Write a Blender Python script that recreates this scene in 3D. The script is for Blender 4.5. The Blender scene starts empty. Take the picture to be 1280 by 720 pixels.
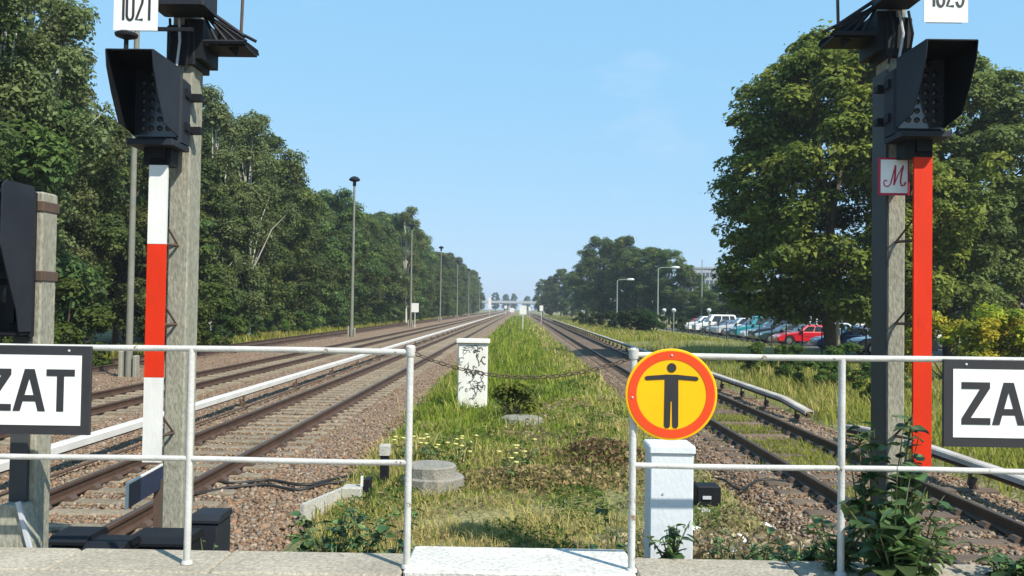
import bpy, math, random
import numpy as np
from mathutils import Matrix, Vector
R = math.radians
random.seed(7)
rng = np.random.default_rng(11)
sc = bpy.context.scene
COL = sc.collection

# ------------------------------------------------------------------ camera
F = 1100.0                                   # focal length in photo pixels (1280 wide)
CAM = Vector((0.0, 0.0, 2.36))               # rail top is z = 0, platform top z = 0.96
ROT = (Matrix.Rotation(-0.0 + 10 / F, 3, 'Z') @ Matrix.Rotation(R(90) + 25 / F, 3, 'X')
       @ Matrix.Rotation(0.0150, 3, 'Z'))
cd = bpy.data.cameras.new('camera'); cam = bpy.data.objects.new('camera', cd); COL.objects.link(cam)
cd.sensor_width = 36; cd.lens = F / 1280 * 36; cd.clip_start = 0.05; cd.clip_end = 6000
cam.matrix_world = Matrix.Translation(CAM) @ ROT.to_4x4()
sc.camera = cam

def P(px, py, Y):
    """point of the place at distance Y along the tracks seen in direction (px, py)"""
    d = ROT @ Vector(((px - 640) / F, -(py - 360) / F, -1))
    return CAM + d * (Y / d.y)

# ------------------------------------------------------------------ light
SUN_AZ, SUN_EL = R(136), R(47)               # azimuth clockwise from +Y (down the line)
w = bpy.data.worlds.new('World'); sc.world = w; w.use_nodes = True
nt = w.node_tree; bg = nt.nodes['Background']
sky = nt.nodes.new('ShaderNodeTexSky'); sky.sky_type = 'NISHITA'; sky.sun_disc = False
sky.sun_elevation = SUN_EL; sky.sun_rotation = SUN_AZ
sky.air_density = 1.0; sky.dust_density = 0.15; sky.ozone_density = 2.0; sky.altitude = 50
# thin fair-weather cloud veils all round the sky
tc = nt.nodes.new('ShaderNodeTexCoord')
mp = nt.nodes.new('ShaderNodeMapping'); mp.inputs['Scale'].default_value = (1.6, 1.6, 4.5)
nz = nt.nodes.new('ShaderNodeTexNoise'); nz.inputs['Scale'].default_value = 1.9
nz.inputs['Detail'].default_value = 8; nz.inputs['Roughness'].default_value = 0.58
mp.inputs['Location'].default_value = (3.1, 0.6, 0.35)
rp = nt.nodes.new('ShaderNodeValToRGB')
rp.color_ramp.elements[0].position = 0.60; rp.color_ramp.elements[0].color = (0, 0, 0, 1)
rp.color_ramp.elements[1].position = 0.86; rp.color_ramp.elements[1].color = (.45, .45, .45, 1)
mxn = nt.nodes.new('ShaderNodeMix'); mxn.data_type = 'RGBA'
mxn.inputs['B'].default_value = (4.6, 5.2, 5.9, 1)
L = nt.links.new
L(tc.outputs['Generated'], mp.inputs['Vector']); L(mp.outputs['Vector'], nz.inputs['Vector'])
L(nz.outputs['Fac'], rp.inputs['Fac']); L(rp.outputs['Color'], mxn.inputs['Factor'])
# a phone camera's flat blue: soften the sky's range channel by channel, the same all round
sep = nt.nodes.new('ShaderNodeSeparateColor'); cmb = nt.nodes.new('ShaderNodeCombineColor'); L(sky.outputs['Color'], sep.inputs['Color'])
for ch, g, k in (('Red', .40, 1.50), ('Green', .20, 3.0), ('Blue', .10, 4.75)):
    pw = nt.nodes.new('ShaderNodeMath'); pw.operation = 'POWER'; pw.inputs[1].default_value = g; L(sep.outputs[ch], pw.inputs[0])
    ml = nt.nodes.new('ShaderNodeMath'); ml.operation = 'MULTIPLY'; ml.inputs[1].default_value = k; L(pw.outputs[0], ml.inputs[0]); L(ml.outputs[0], cmb.inputs[ch])
L(cmb.outputs['Color'], mxn.inputs['A']); L(mxn.outputs['Result'], bg.inputs['Color'])
bg.inputs['Strength'].default_value = 0.12
sd = bpy.data.lights.new('sun', 'SUN'); sun = bpy.data.objects.new('sun', sd); COL.objects.link(sun)
sd.energy = 5.0; sd.angle = R(0.5); sd.color = (1.0, 0.93, 0.80)
sdir = Vector((math.sin(SUN_AZ) * math.cos(SUN_EL), math.cos(SUN_AZ) * math.cos(SUN_EL), math.sin(SUN_EL)))
sun.rotation_euler = sdir.to_track_quat('Z', 'Y').to_euler(); sun.location = (20, -20, 40)
vs = sc.view_settings; vs.view_transform = 'Standard'; vs.look = 'None'; vs.gamma = 1; vs.exposure = 0.55
vs.use_curve_mapping = False
sc.cycles.use_denoising = True; sc.cycles.max_bounces = 6; sc.cycles.volume_bounces = 0
sc.cycles.transparent_max_bounces = 8

# ------------------------------------------------------------------ materials
def new_mat(name):
    m = bpy.data.materials.new(name); m.use_nodes = True
    return m, m.node_tree, m.node_tree.nodes['Principled BSDF']

def M(name, col, col2=None, scale=4, rough=.75, bump=0, bscale=40, metal=0, spec=.4, coat=0,
      spot=None, spot_scale=9, spot_at=.62, spot_w=.05, fine=None, stretch=None, obj_rand=0):
    m, t, b = new_mat(name); N = t.nodes.new; K = t.links.new
    c = N('ShaderNodeTexCoord'); vec = c.outputs['Object']
    if stretch:
        q = N('ShaderNodeMapping'); q.inputs['Scale'].default_value = stretch; K(vec, q.inputs['Vector']); vec = q.outputs['Vector']
    out = None
    if col2 is None: col2 = tuple(v * .82 for v in col)
    n = N('ShaderNodeTexNoise'); n.inputs['Scale'].default_value = scale; n.inputs['Detail'].default_value = 7
    n.inputs['Roughness'].default_value = .65; K(vec, n.inputs['Vector'])
    r = N('ShaderNodeValToRGB'); r.color_ramp.elements[0].position = .34; r.color_ramp.elements[1].position = .66
    r.color_ramp.elements[0].color = (*col, 1); r.color_ramp.elements[1].color = (*col2, 1)
    K(n.outputs['Fac'], r.inputs['Fac']); out = r.outputs['Color']
    if fine:
        n3 = N('ShaderNodeTexNoise'); n3.inputs['Scale'].default_value = fine; n3.inputs['Detail'].default_value = 4
        K(vec, n3.inputs['Vector'])
        r3 = N('ShaderNodeMapRange'); r3.inputs['From Min'].default_value = .3; r3.inputs['From Max'].default_value = .7
        r3.inputs['To Min'].default_value = .7; r3.inputs['To Max'].default_value = 1.25
        K(n3.outputs['Fac'], r3.inputs['Value'])
        x3 = N('ShaderNodeMix'); x3.data_type = 'RGBA'; x3.blend_type = 'MULTIPLY'; x3.inputs['Factor'].default_value = 1
        K(out, x3.inputs['A']); K(r3.outputs['Result'], x3.inputs['B']); out = x3.outputs['Result']
    if spot:
        n2 = N('ShaderNodeTexNoise'); n2.inputs['Scale'].default_value = spot_scale; n2.inputs['Detail'].default_value = 8
        n2.inputs['Roughness'].default_value = .7; K(vec, n2.inputs['Vector'])
        r2 = N('ShaderNodeMapRange'); r2.inputs['From Min'].default_value = spot_at; r2.inputs['From Max'].default_value = spot_at + spot_w
        K(n2.outputs['Fac'], r2.inputs['Value'])
        x = N('ShaderNodeMix'); x.data_type = 'RGBA'; x.inputs['B'].default_value = (*spot, 1)
        K(r2.outputs['Result'], x.inputs['Factor']); K(out, x.inputs['A']); out = x.outputs['Result']
    if obj_rand:
        oi = N('ShaderNodeObjectInfo'); h = N('ShaderNodeHueSaturation')
        mr = N('ShaderNodeMapRange'); mr.inputs['To Min'].default_value = 1 - obj_rand; mr.inputs['To Max'].default_value = 1 + obj_rand
        K(oi.outputs['Random'], mr.inputs['Value']); K(mr.outputs['Result'], h.inputs['Value']); K(out, h.inputs['Color']); out = h.outputs['Color']
    K(out, b.inputs['Base Color'])
    b.inputs['Roughness'].default_value = rough; b.inputs['Metallic'].default_value = metal
    b.inputs['Specular IOR Level'].default_value = spec; b.inputs['Coat Weight'].default_value = coat
    if bump:
        bn = N('ShaderNodeTexNoise'); bn.inputs['Scale'].default_value = bscale; bn.inputs['Detail'].default_value = 6
        K(vec, bn.inputs['Vector'])
        bp = N('ShaderNodeBump'); bp.inputs['Strength'].default_value = bump; bp.inputs['Distance'].default_value = .02
        K(bn.outputs['Fac'], bp.inputs['Height']); K(bp.outputs['Normal'], b.inputs['Normal'])
    return m

def leaf_mat(name, trans=.35, hue=.022, val=.22, rough=.7):
    m, t, b = new_mat(name); N = t.nodes.new; K = t.links.new
    a = N('ShaderNodeAttribute'); a.attribute_name = 'Col'
    oi = N('ShaderNodeObjectInfo'); h = N('ShaderNodeHueSaturation')
    for sock, amp, base in (('Hue', hue, .5), ('Value', val, 1)):
        mr = N('ShaderNodeMapRange'); mr.inputs['To Min'].default_value = base - amp; mr.inputs['To Max'].default_value = base + amp
        K(oi.outputs['Random'], mr.inputs['Value']); K(mr.outputs['Result'], h.inputs[sock])
    K(a.outputs['Color'], h.inputs['Color']); K(h.outputs['Color'], b.inputs['Base Color'])
    b.inputs['Roughness'].default_value = rough; b.inputs['Specular IOR Level'].default_value = .18
    tr = N('ShaderNodeBsdfTranslucent'); K(h.outputs['Color'], tr.inputs['Color'])
    ms = N('ShaderNodeMixShader'); ms.inputs['Fac'].default_value = trans
    K(b.outputs[0], ms.inputs[1]); K(tr.outputs[0], ms.inputs[2]); K(ms.outputs[0], t.nodes['Material Output'].inputs['Surface'])
    return m

def attr_mat(name, rough=.9, bump=0):
    m, t, b = new_mat(name); a = t.nodes.new('ShaderNodeAttribute'); a.attribute_name = 'Col'
    t.links.new(a.outputs['Color'], b.inputs['Base Color']); b.inputs['Roughness'].default_value = rough
    b.inputs['Specular IOR Level'].default_value = .25
    return m

mt = {}
mt['leaf'] = leaf_mat('leaf', .42, .024, .28); mt['leaf_flat'] = leaf_mat('leaf_flat', .40, .012, .1)
mt['grass'] = leaf_mat('grass', .5, 0, 0, .8)
mt['stone'] = attr_mat('ballast_stone')
mt['bark'] = M('bark', (.10, .075, .055), (.05, .04, .03), 6, .9, .6, 25)
mt['birch'] = M('birch_bark', (.55, .53, .48), (.42, .4, .36), 5, .8, .3, 30, spot=(.06, .05, .05), spot_scale=3, spot_at=.6, stretch=(1, 1, 4))
mt['concrete'] = M('concrete', (.43, .42, .38), (.33, .32, .28), 3, .85, .35, 60, fine=50, spot=(.2, .19, .16), spot_scale=6, spot_at=.66)
mt['mast'] = M('mast_concrete', (.29, .28, .225), (.21, .205, .165), 2.2, .85, .4, 70, fine=60, spot=(.14, .135, .105), spot_scale=5, spot_at=.64, stretch=(1, 1, .35))
mt['paver'] = M('platform_concrete', (.37, .335, .27), (.27, .24, .19), 1.8, .9, .5, 60, fine=45, spot=(.17, .16, .13), spot_scale=9, spot_at=.64)
mt['white_slab'] = M('white_slab', (.58, .57, .535), (.46, .45, .42), 3, .85, .4, 60, fine=35, spot=(.30, .28, .24), spot_scale=7, spot_at=.61, spot_w=.1)
mt['white_pipe'] = M('white_pipe', (.52, .52, .50), (.40, .395, .375), 5, .55, .2, 60, spot=(.15, .10, .07), spot_scale=16, spot_at=.635, spot_w=.03)
mt['worn_pipe'] = M('worn_pipe', (.55, .56, .55), (.40, .40, .38), 6, .55, .2, 60, spot=(.20, .12, .07), spot_scale=14, spot_at=.58, spot_w=.06)
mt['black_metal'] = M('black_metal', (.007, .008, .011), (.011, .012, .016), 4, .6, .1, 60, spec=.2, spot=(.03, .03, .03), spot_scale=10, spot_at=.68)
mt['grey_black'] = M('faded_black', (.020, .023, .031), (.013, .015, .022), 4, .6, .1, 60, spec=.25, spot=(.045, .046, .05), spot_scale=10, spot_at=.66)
mt['strip_dark'] = M('strip_dark_grey', (.050, .053, .056), (.038, .041, .044), 3, .6)  # flat dark grey for both strips; on the right mast it paints shade
mt['hood_in'] = M('hood_inside', (.006, .006, .008), rough=.8)
mt['sign_black'] = M('sign_black', (.022, .022, .026), (.03, .03, .034), 6, .5)
mt['sign_white'] = M('sign_white', (.74, .75, .74), (.66, .67, .66), 4, .45, spot=(.5, .49, .45), spot_scale=7, spot_at=.68)
mt['sign_yellow'] = M('sign_yellow', (.80, .42, .004), (.74, .385, .004), 5, .5, spec=.2)
mt['sign_red'] = M('sign_orange_red', (.66, .062, .014), (.60, .055, .013), 5, .5, spec=.2)
mt['band_red'] = M('band_red', (.62, .030, .007), (.54, .028, .007), 3, .5, .1, 40, spec=.2, spot=(.36, .024, .012), spot_scale=4, spot_at=.60, spot_w=.2, stretch=(2, 2, .7))
mt['band_white'] = M('band_white', (.70, .70, .68), (.60, .60, .58), 3, .5, .1, 40, spot=(.46, .44, .39), spot_scale=4, spot_at=.60, spot_w=.2, stretch=(2, 2, .7))
mt['m_red'] = M('crimson', (.42, .012, .05), (.36, .012, .045), 5, .5)
mt['rail'] = M('rail_rust', (.105, .058, .037), (.058, .034, .024), 3, .6, .3, 60, metal=.2)
mt['rail_top'] = M('rail_running_face', (.13, .098, .078), (.09, .068, .054), 2, .42, metal=.55, stretch=(6, .2, 1))
mt['sleeper_c'] = M('sleeper_concrete', (.25, .205, .145), (.17, .138, .098), 3, .95, .5, 50, fine=30, obj_rand=.14)
mt['sleeper_w'] = M('sleeper_wood', (.15, .11, .08), (.10, .072, .052), 3, .95, .6, 30, fine=20, obj_rand=.2, stretch=(.5, 3, 3))
mt['plate'] = M('baseplate', (.06, .045, .036), (.10, .06, .042), 8, .8)
mt['cover'] = M('conductor_cover', (.62, .61, .58), (.50, .485, .455), 1.5, .55, .1, 30, spot=(.33, .28, .24), spot_scale=2.6, spot_at=.66, spot_w=.1)
mt['cover_dirty'] = M('conductor_cover_dirty', (.50, .46, .41), (.34, .29, .25), 1.2, .65, .1, 30, spot=(.20, .15, .12), spot_scale=2.6, spot_at=.60, spot_w=.1)
mt['cable'] = M('cable', (.018, .017, .016), rough=.6)
mt['galv'] = M('galvanised', (.46, .48, .52), (.38, .40, .44), 5, .5, .1, 50, spot=(.30, .31, .33), spot_scale=5, spot_at=.62)
mt['box_paint'] = M('box_paint', (.62, .66, .70), (.52, .56, .61), 3, .5, .15, 50, spot=(.30, .30, .30), spot_scale=12, spot_at=.68, stretch=(1, 1, .5))
mt['cab_white'] = M('cabinet_white', (.74, .73, .68), (.60, .58, .53), 3, .7, .15, 40, spot=(.40, .36, .30), spot_scale=5, spot_at=.64, stretch=(1, 1, .6))
mt['ink'] = M('spray_ink', (.02, .02, .022), rough=.7)
mt['blue'] = M('navy_plate', (.016, .028, .075), (.012, .02, .05), 5, .5)
mt['pole'] = M('lamp_pole', (.19, .195, .165), (.14, .145, .12), 2, .75, .1, 40)
mt['pole_green'] = M('green_pole', (.26, .31, .27), (.20, .24, .21), 2, .6)
mt['glass'] = M('lamp_glass', (.55, .58, .58), rough=.15, spec=.6)
mt['lens'] = M('lens', (.018, .02, .026), rough=.25, spec=.5)
mt['panel'] = M('lens_panel', (.016, .02, .03), rough=.22, spec=.8)
mt['panel_gloss'] = M('lens_panel_gloss', (.03, .034, .042), rough=.10, spec=.9, coat=.4)
mt['tyre'] = M('tyre', (.015, .015, .015), rough=.85); mt['rim'] = M('rim', (.4, .4, .42), rough=.35, metal=.8)
mt['car_glass'] = M('car_glass', (.02, .024, .028), rough=.06, spec=.9)
mt['lamp_clear'] = M('headlamp', (.7, .7, .68), rough=.1, spec=.8); mt['lamp_red'] = M('tail_lamp', (.35, .01, .01), rough=.15)
mt['plateplate'] = M('number_plate', (.75, .75, .72), rough=.5)
mt['trim'] = M('car_trim', (.02, .02, .022), rough=.6)
mt['wall_grey'] = M('render_grey', (.30, .32, .36), (.26, .28, .32), .3, .8)
mt['wall_white'] = M('render_white', (.78, .77, .74), (.7, .69, .66), .3, .8)
mt['window'] = M('window_glass', (.05, .06, .075), rough=.1, spec=.8)
mt['fence'] = M('fence_paint', (.02, .028, .024), rough=.6)
mt['paper'] = M('paper', (.78, .78, .76), (.7, .7, .68), 8, .8)
mt['rock'] = M('old_concrete', (.27, .255, .22), (.18, .17, .145), 5, .95, .7, 30, fine=40, spot=(.12, .13, .07), spot_scale=6, spot_at=.62)
mt['bridge'] = M('bridge_concrete', (.36, .38, .40), (.30, .32, .34), .5, .8)

def bed_mat():
    m, t, b = new_mat('ballast_bed'); N = t.nodes.new; K = t.links.new
    c = N('ShaderNodeTexCoord'); v = N('ShaderNodeTexVoronoi'); v.inputs['Scale'].default_value = 17; K(c.outputs['Object'], v.inputs['Vector'])
    n = N('ShaderNodeTexNoise'); n.inputs['Scale'].default_value = .55; n.inputs['Detail'].default_value = 8; K(c.outputs['Object'], n.inputs['Vector'])
    r = N('ShaderNodeValToRGB'); e = r.color_ramp.elements
    e[0].position = .3; e[0].color = (.185, .118, .074, 1); e[1].position = .7; e[1].color = (.215, .152, .104, 1)
    K(n.outputs['Fac'], r.inputs['Fac'])
    s = N('ShaderNodeSeparateColor'); K(v.outputs['Color'], s.inputs['Color'])
    mr = N('ShaderNodeMapRange'); mr.inputs['To Min'].default_value = .55; mr.inputs['To Max'].default_value = 1.4; K(s.outputs['Red'], mr.inputs['Value'])
    x = N('ShaderNodeMix'); x.data_type = 'RGBA'; x.blend_type = 'MULTIPLY'; x.inputs['Factor'].default_value = 1
    K(r.outputs['Color'], x.inputs['A']); K(mr.outputs['Result'], x.inputs['B']); K(x.outputs['Result'], b.inputs['Base Color'])
    bp = N('ShaderNodeBump'); bp.inputs['Strength'].default_value = .8; bp.inputs['Distance'].default_value = .03; bp.invert = True
    K(v.outputs['Distance'], bp.inputs['Height']); K(bp.outputs['Normal'], b.inputs['Normal']); b.inputs['Roughness'].default_value = .95
    return m
mt['bed'] = bed_mat()
def ground_mat():
    m, t, b = new_mat('ground_soil'); N = t.nodes.new; K = t.links.new
    c = N('ShaderNodeTexCoord')
    n = N('ShaderNodeTexNoise'); n.inputs['Scale'].default_value = .35; n.inputs['Detail'].default_value = 9; n.inputs['Roughness'].default_value = .65
    K(c.outputs['Object'], n.inputs['Vector'])
    r = N('ShaderNodeValToRGB'); e = r.color_ramp.elements
    e[0].position = .33; e[0].color = (.095, .115, .034, 1); e[1].position = .68; e[1].color = (.32, .26, .125, 1)
    q = e.new(.5); q.color = (.175, .17, .058, 1)
    K(n.outputs['Fac'], r.inputs['Fac'])
    n2 = N('ShaderNodeTexNoise'); n2.inputs['Scale'].default_value = 14; n2.inputs['Detail'].default_value = 6; K(c.outputs['Object'], n2.inputs['Vector'])
    mr = N('ShaderNodeMapRange'); mr.inputs['From Min'].default_value = .3; mr.inputs['From Max'].default_value = .7
    mr.inputs['To Min'].default_value = .55; mr.inputs['To Max'].default_value = 1.3; K(n2.outputs['Fac'], mr.inputs['Value'])
    x = N('ShaderNodeMix'); x.data_type = 'RGBA'; x.blend_type = 'MULTIPLY'; x.inputs['Factor'].default_value = 1
    K(r.outputs['Color'], x.inputs['A']); K(mr.outputs['Result'], x.inputs['B']); K(x.outputs['Result'], b.inputs['Base Color'])
    bp = N('ShaderNodeBump'); bp.inputs['Strength'].default_value = .8; bp.inputs['Distance'].default_value = .08
    K(n2.outputs['Fac'], bp.inputs['Height']); K(bp.outputs['Normal'], b.inputs['Normal']); b.inputs['Roughness'].default_value = .95
    return m
mt['ground'] = ground_mat()
mt['asphalt'] = M('asphalt', (.085, .083, .08), (.06, .06, .058), .6, .9, .3, 60)

# ------------------------------------------------------------------ mesh helpers
def obj(name, me, mat, parent=None, smooth=False):
    o = bpy.data.objects.new(name, me); COL.objects.link(o)
    if mat is not None and not me.materials:
        for x in (mat if isinstance(mat, (list, tuple)) else [mat]): me.materials.append(mt[x] if isinstance(x, str) else x)
    if parent is not None: o.parent = parent
    if smooth: me.polygons.foreach_set('use_smooth', [True] * len(me.polygons))
    return o

def tag(o, label=None, cat=None, group=None, kind=None):
    if label: o['label'] = label
    if cat: o['category'] = cat
    if group: o['group'] = group
    if kind: o['kind'] = kind
    return o

def empty(name, loc=(0, 0, 0), label=None, cat=None, group=None):
    o = bpy.data.objects.new(name, None); COL.objects.link(o); o.location = loc; o.empty_display_size = .2
    return tag(o, label, cat, group)

class MB:
    def __init__(s, org=(0, 0, 0)): s.v = []; s.f = []; s.m = []; s.o = Vector(org); s.mi = 0
    def add(s, vs, fs):
        n = len(s.v); s.v += [tuple(Vector(v) - s.o) for v in vs]
        s.f += [tuple(n + i for i in f) for f in fs]; s.m += [s.mi] * len(fs); return s
    def box(s, c, d, rz=0, rx=0, ry=0, taper=1.0):
        mx = Matrix.Rotation(rz, 3, 'Z') @ Matrix.Rotation(ry, 3, 'Y') @ Matrix.Rotation(rx, 3, 'X'); c = Vector(c)
        vs = []
        for z in (-.5, .5):
            k = taper if z > 0 else 1
            for x, y in ((-.5, -.5), (.5, -.5), (.5, .5), (-.5, .5)): vs.append(c + mx @ Vector((x * d[0] * k, y * d[1] * k, z * d[2])))
        return s.add(vs, [(3, 2, 1, 0), (4, 5, 6, 7), (0, 1, 5, 4), (1, 2, 6, 5), (2, 3, 7, 6), (3, 0, 4, 7)])
    def b2(s, x0, x1, y0, y1, z0, z1): return s.box(((x0 + x1) / 2, (y0 + y1) / 2, (z0 + z1) / 2), (abs(x1 - x0), abs(y1 - y0), abs(z1 - z0)))
    def cbox(s, x0, x1, y0, y1, z0, z1, c):
        """box with chamfered vertical and top edges"""
        def ring(x0, x1, y0, y1, z, c): return [(x0 + c, y0, z), (x1 - c, y0, z), (x1, y0 + c, z), (x1, y1 - c, z), (x1 - c, y1, z), (x0 + c, y1, z), (x0, y1 - c, z), (x0, y0 + c, z)]
        vs = ring(x0, x1, y0, y1, z0, c) + ring(x0, x1, y0, y1, z1 - c, c) + ring(x0 + c, x1 - c, y0 + c, y1 - c, z1, c * .6)
        fs = [tuple(range(7, -1, -1)), tuple(range(16, 24))]
        for r in (0, 8):
            for i in range(8): j = (i + 1) % 8; fs.append((r + i, r + j, r + 8 + j, r + 8 + i))
        return s.add(vs, fs)
    def tube(s, path, r, n=8, caps=True):
        path = [Vector(p) for p in path]; rs = r if isinstance(r, (list, tuple)) else [r] * len(path)
        vs = []; fs = []; up = None
        for i, p in enumerate(path):
            t = (path[min(i + 1, len(path) - 1)] - path[max(i - 1, 0)]).normalized()
            if up is None: up = Vector((0, 0, 1)) if abs(t.z) < .9 else Vector((1, 0, 0))
            a = t.cross(up).normalized(); b = a.cross(t).normalized(); up = b
            for k in range(n):
                an = 2 * math.pi * k / n; vs.append(p + (a * math.cos(an) + b * math.sin(an)) * rs[i])
        for i in range(len(path) - 1):
            for k in range(n):
                k2 = (k + 1) % n; fs.append((i * n + k, i * n + k2, (i + 1) * n + k2, (i + 1) * n + k))
        if caps: fs += [tuple(range(n - 1, -1, -1)), tuple(range((len(path) - 1) * n, len(path) * n))]
        return s.add(vs, fs)
    def lathe(s, prof, c=(0, 0, 0), n=16, axis='Z'):
        c = Vector(c); vs = []; fs = []
        for r, z in prof:
            for k in range(n):
                an = 2 * math.pi * k / n; x, y = r * math.cos(an), r * math.sin(an)
                vs.append(c + (Vector((x, y, z)) if axis == 'Z' else Vector((x, -z, y)) if axis == 'Y' else Vector((z, x, y))))
        for i in range(len(prof) - 1):
            for k in range(n): k2 = (k + 1) % n; fs.append((i * n + k, i * n + k2, (i + 1) * n + k2, (i + 1) * n + k))
        fs += [tuple(range(n - 1, -1, -1)), tuple(range((len(prof) - 1) * n, len(prof) * n))]
        return s.add(vs, fs)
    def prism(s, poly, y0, y1, plane='XZ'):
        """polygon in the XZ plane (or YZ) pulled between two coordinates of the third axis"""
        n = len(poly)
        mk = (lambda p, t: (p[0], t, p[1])) if plane == 'XZ' else ((lambda p, t: (t, p[0], p[1])) if plane == 'YZ' else (lambda p, t: (p[0], p[1], t)))
        vs = [mk(p, y0) for p in poly] + [mk(p, y1) for p in poly]
        fs = [tuple(range(n)), tuple(range(2 * n - 1, n - 1, -1))]
        for i in range(n): j = (i + 1) % n; fs.append((j, i, n + i, n + j))
        return s.add(vs, fs)
    def mesh(s, name='m'):
        me = bpy.data.meshes.new(name); me.from_pydata(s.v, [], s.f); me.update()
        if any(s.m): me.polygons.foreach_set('material_index', s.m)
        import bmesh
        bm = bmesh.new(); bm.from_mesh(me); bmesh.ops.recalc_face_normals(bm, faces=bm.faces); bm.to_mesh(me); bm.free()
        return me
    def build(s, name, mat, parent=None, smooth=False, bevel=0):
        o = obj(name, s.mesh(name), mat, parent, False)
        if smooth:
            me = o.data; me.polygons.foreach_set('use_smooth', [True] * len(me.polygons))
            try: me.set_sharp_from_angle(angle=R(40))
            except Exception: pass
        if bevel:
            b = o.modifiers.new('bevel', 'BEVEL'); b.width = bevel; b.segments = 2; b.limit_method = 'ANGLE'
        return o

def np_mesh(name, V, Fc, colr=None, k=None):
    """fast mesh from numpy; all faces have k corners"""
    me = bpy.data.meshes.new(name); nv = len(V); nf = len(Fc); k = Fc.shape[1]
    me.vertices.add(nv); me.vertices.foreach_set('co', np.ascontiguousarray(V, dtype=np.float32).ravel())
    me.loops.add(nf * k); me.loops.foreach_set('vertex_index', np.ascontiguousarray(Fc, dtype=np.int32).ravel())
    me.polygons.add(nf); me.polygons.foreach_set('loop_start', np.arange(0, nf * k, k, dtype=np.int32))
    try: me.polygons.foreach_set('loop_total', np.full(nf, k, dtype=np.int32))
    except Exception: pass
    me.update(calc_edges=True)
    if colr is not None:
        a = me.color_attributes.new('Col', 'FLOAT_COLOR', 'POINT')
        c = np.ones((nv, 4), dtype=np.float32); c[:, :3] = colr; a.data.foreach_set('color', c.ravel())
    return me

def leaf_quads(pos, nrm, size, r, fold=.18, asp=.55):
    n = len(pos); t = np.cross(nrm, r.normal(0, 1, (n, 3))); t /= np.linalg.norm(t, axis=1)[:, None] + 1e-9; bt = np.cross(nrm, t)
    s = size[:, None]; V = np.zeros((n, 4, 3))
    V[:, 0] = pos - t * s * .5; V[:, 2] = pos + t * s * .5
    V[:, 1] = pos + bt * s * asp * .5 + nrm * s * fold - t * s * .05; V[:, 3] = pos - bt * s * asp * .5 + nrm * s * fold - t * s * .05
    return V

def wobble(x, y, s, seed):
    r = np.random.default_rng(seed); v = 0
    for i in range(6):
        a = r.uniform(0, 6.28); k = s * r.uniform(.5, 2.2); v = v + np.sin((x * math.cos(a) + y * math.sin(a)) * k + r.uniform(0, 6.28))
    return v / 6

# ------------------------------------------------------------------ ground, beds, platform
GZ = -0.28
def hgt(x, y):
    h = np.full(np.shape(x), GZ)
    c = np.clip(np.minimum(3.3 - x, x + 2.75) / .6, 0, 1); h = h + c * (.12 + .04 * wobble(x, y, 1.3, 3))
    bed = ((x > -18.4) & (x < -2.5)) | ((x > 3.1) & (x < 7.2))
    h = np.where(bed, GZ - .12, h)
    r = np.clip((x - 7.2) / 5, 0, 1); h = h + r * (.25 + .05 * wobble(x, y, .5, 4))
    return h
xs = np.unique(np.concatenate([np.linspace(-1200, -60, 20), np.linspace(-60, -19, 20), [-18.6, -18.3, -2.6, -2.45], np.linspace(-18, -4, 12),
                               np.linspace(-2.8, 2.9, 24), [3.0, 3.2, 7.1, 7.3], np.linspace(7.6, 30, 40), np.linspace(32, 120, 20), np.linspace(140, 1200, 16)]))
ys = np.unique(np.concatenate([np.linspace(-1200, -20, 12), np.linspace(-15, 40, 160), np.linspace(41, 120, 90), np.linspace(125, 400, 40), np.linspace(430, 1200, 20)]))
XX, YY = np.meshgrid(xs, ys); ZZ = hgt(XX, YY)
nx, ny = len(xs), len(ys); I = np.arange(nx * ny).reshape(ny, nx)
Fq = np.stack([I[:-1, :-1], I[:-1, 1:], I[1:, 1:], I[1:, :-1]], -1).reshape(-1, 4)
o = obj('ground', np_mesh('ground', np.stack([XX, YY, ZZ], -1).reshape(-1, 3), Fq), 'ground', smooth=True); tag(o, kind='structure')

def bed(name, x0, x1, tracks):
    xs = np.linspace(x0, x1, int((x1 - x0) / .25) + 1); ys = np.concatenate([np.linspace(-12, 40, 200), np.linspace(41, 150, 120), np.linspace(155, 900, 60)])
    X, Y = np.meshgrid(xs, ys)
    edge = np.minimum(X - x0, x1 - X)
    Z = -0.225 + .02 * wobble(X, Y, 2.5, 9) - .25 * np.clip(1 - edge / .45, 0, 1)
    for t in tracks: Z = Z + np.where(np.abs(X - t) < .6, -.0, .0)
    X = X + np.where(edge < .3, .12 * wobble(X, Y, 2, 12), 0)
    I = np.arange(X.size).reshape(X.shape)
    Fq = np.stack([I[:-1, :-1], I[:-1, 1:], I[1:, 1:], I[1:, :-1]], -1).reshape(-1, 4)
    return tag(obj(name, np_mesh(name, np.stack([X, Y, Z], -1).reshape(-1, 3), Fq), 'bed', smooth=True), kind='structure')
TR = {'a': -5.08, 'b': -10.3, 'c': -16.2, 'r': 4.98}
bed('track_bed', -18.6, -2.3, (TR['a'], TR['b'], TR['c'])); bed('track_bed', 3.05, 7.25, (TR['r'],))

# platform: body with separate edge slabs
PE = 5.02
b = MB(); b.b2(-3.35, 3.3, -12, PE - .42, -.6, .955); plat = b.build('platform', 'paver'); tag(plat, kind='structure')
XB = [-3.35, -2.46, -1.61, -.60, .64, 1.52, 2.43, 3.3]
for x, x2 in zip(XB[:-1], XB[1:]):
    white = x == -.60; b = MB(); d = .13 if white else random.uniform(-.012, .012)
    b.cbox(x + .005, x2 - .005, PE - (.36 if white else .41), PE + d, -.55 if not white else .74, .962 + (.008 if white else random.uniform(-.004, .004)), .012)
    b.build('edge_slab', 'white_slab' if white else 'paver', plat)
b = MB(); b.b2(-.58, .62, PE + .02, PE + .11, -.6, .735); b.build('slab_support', 'concrete', plat)

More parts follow.
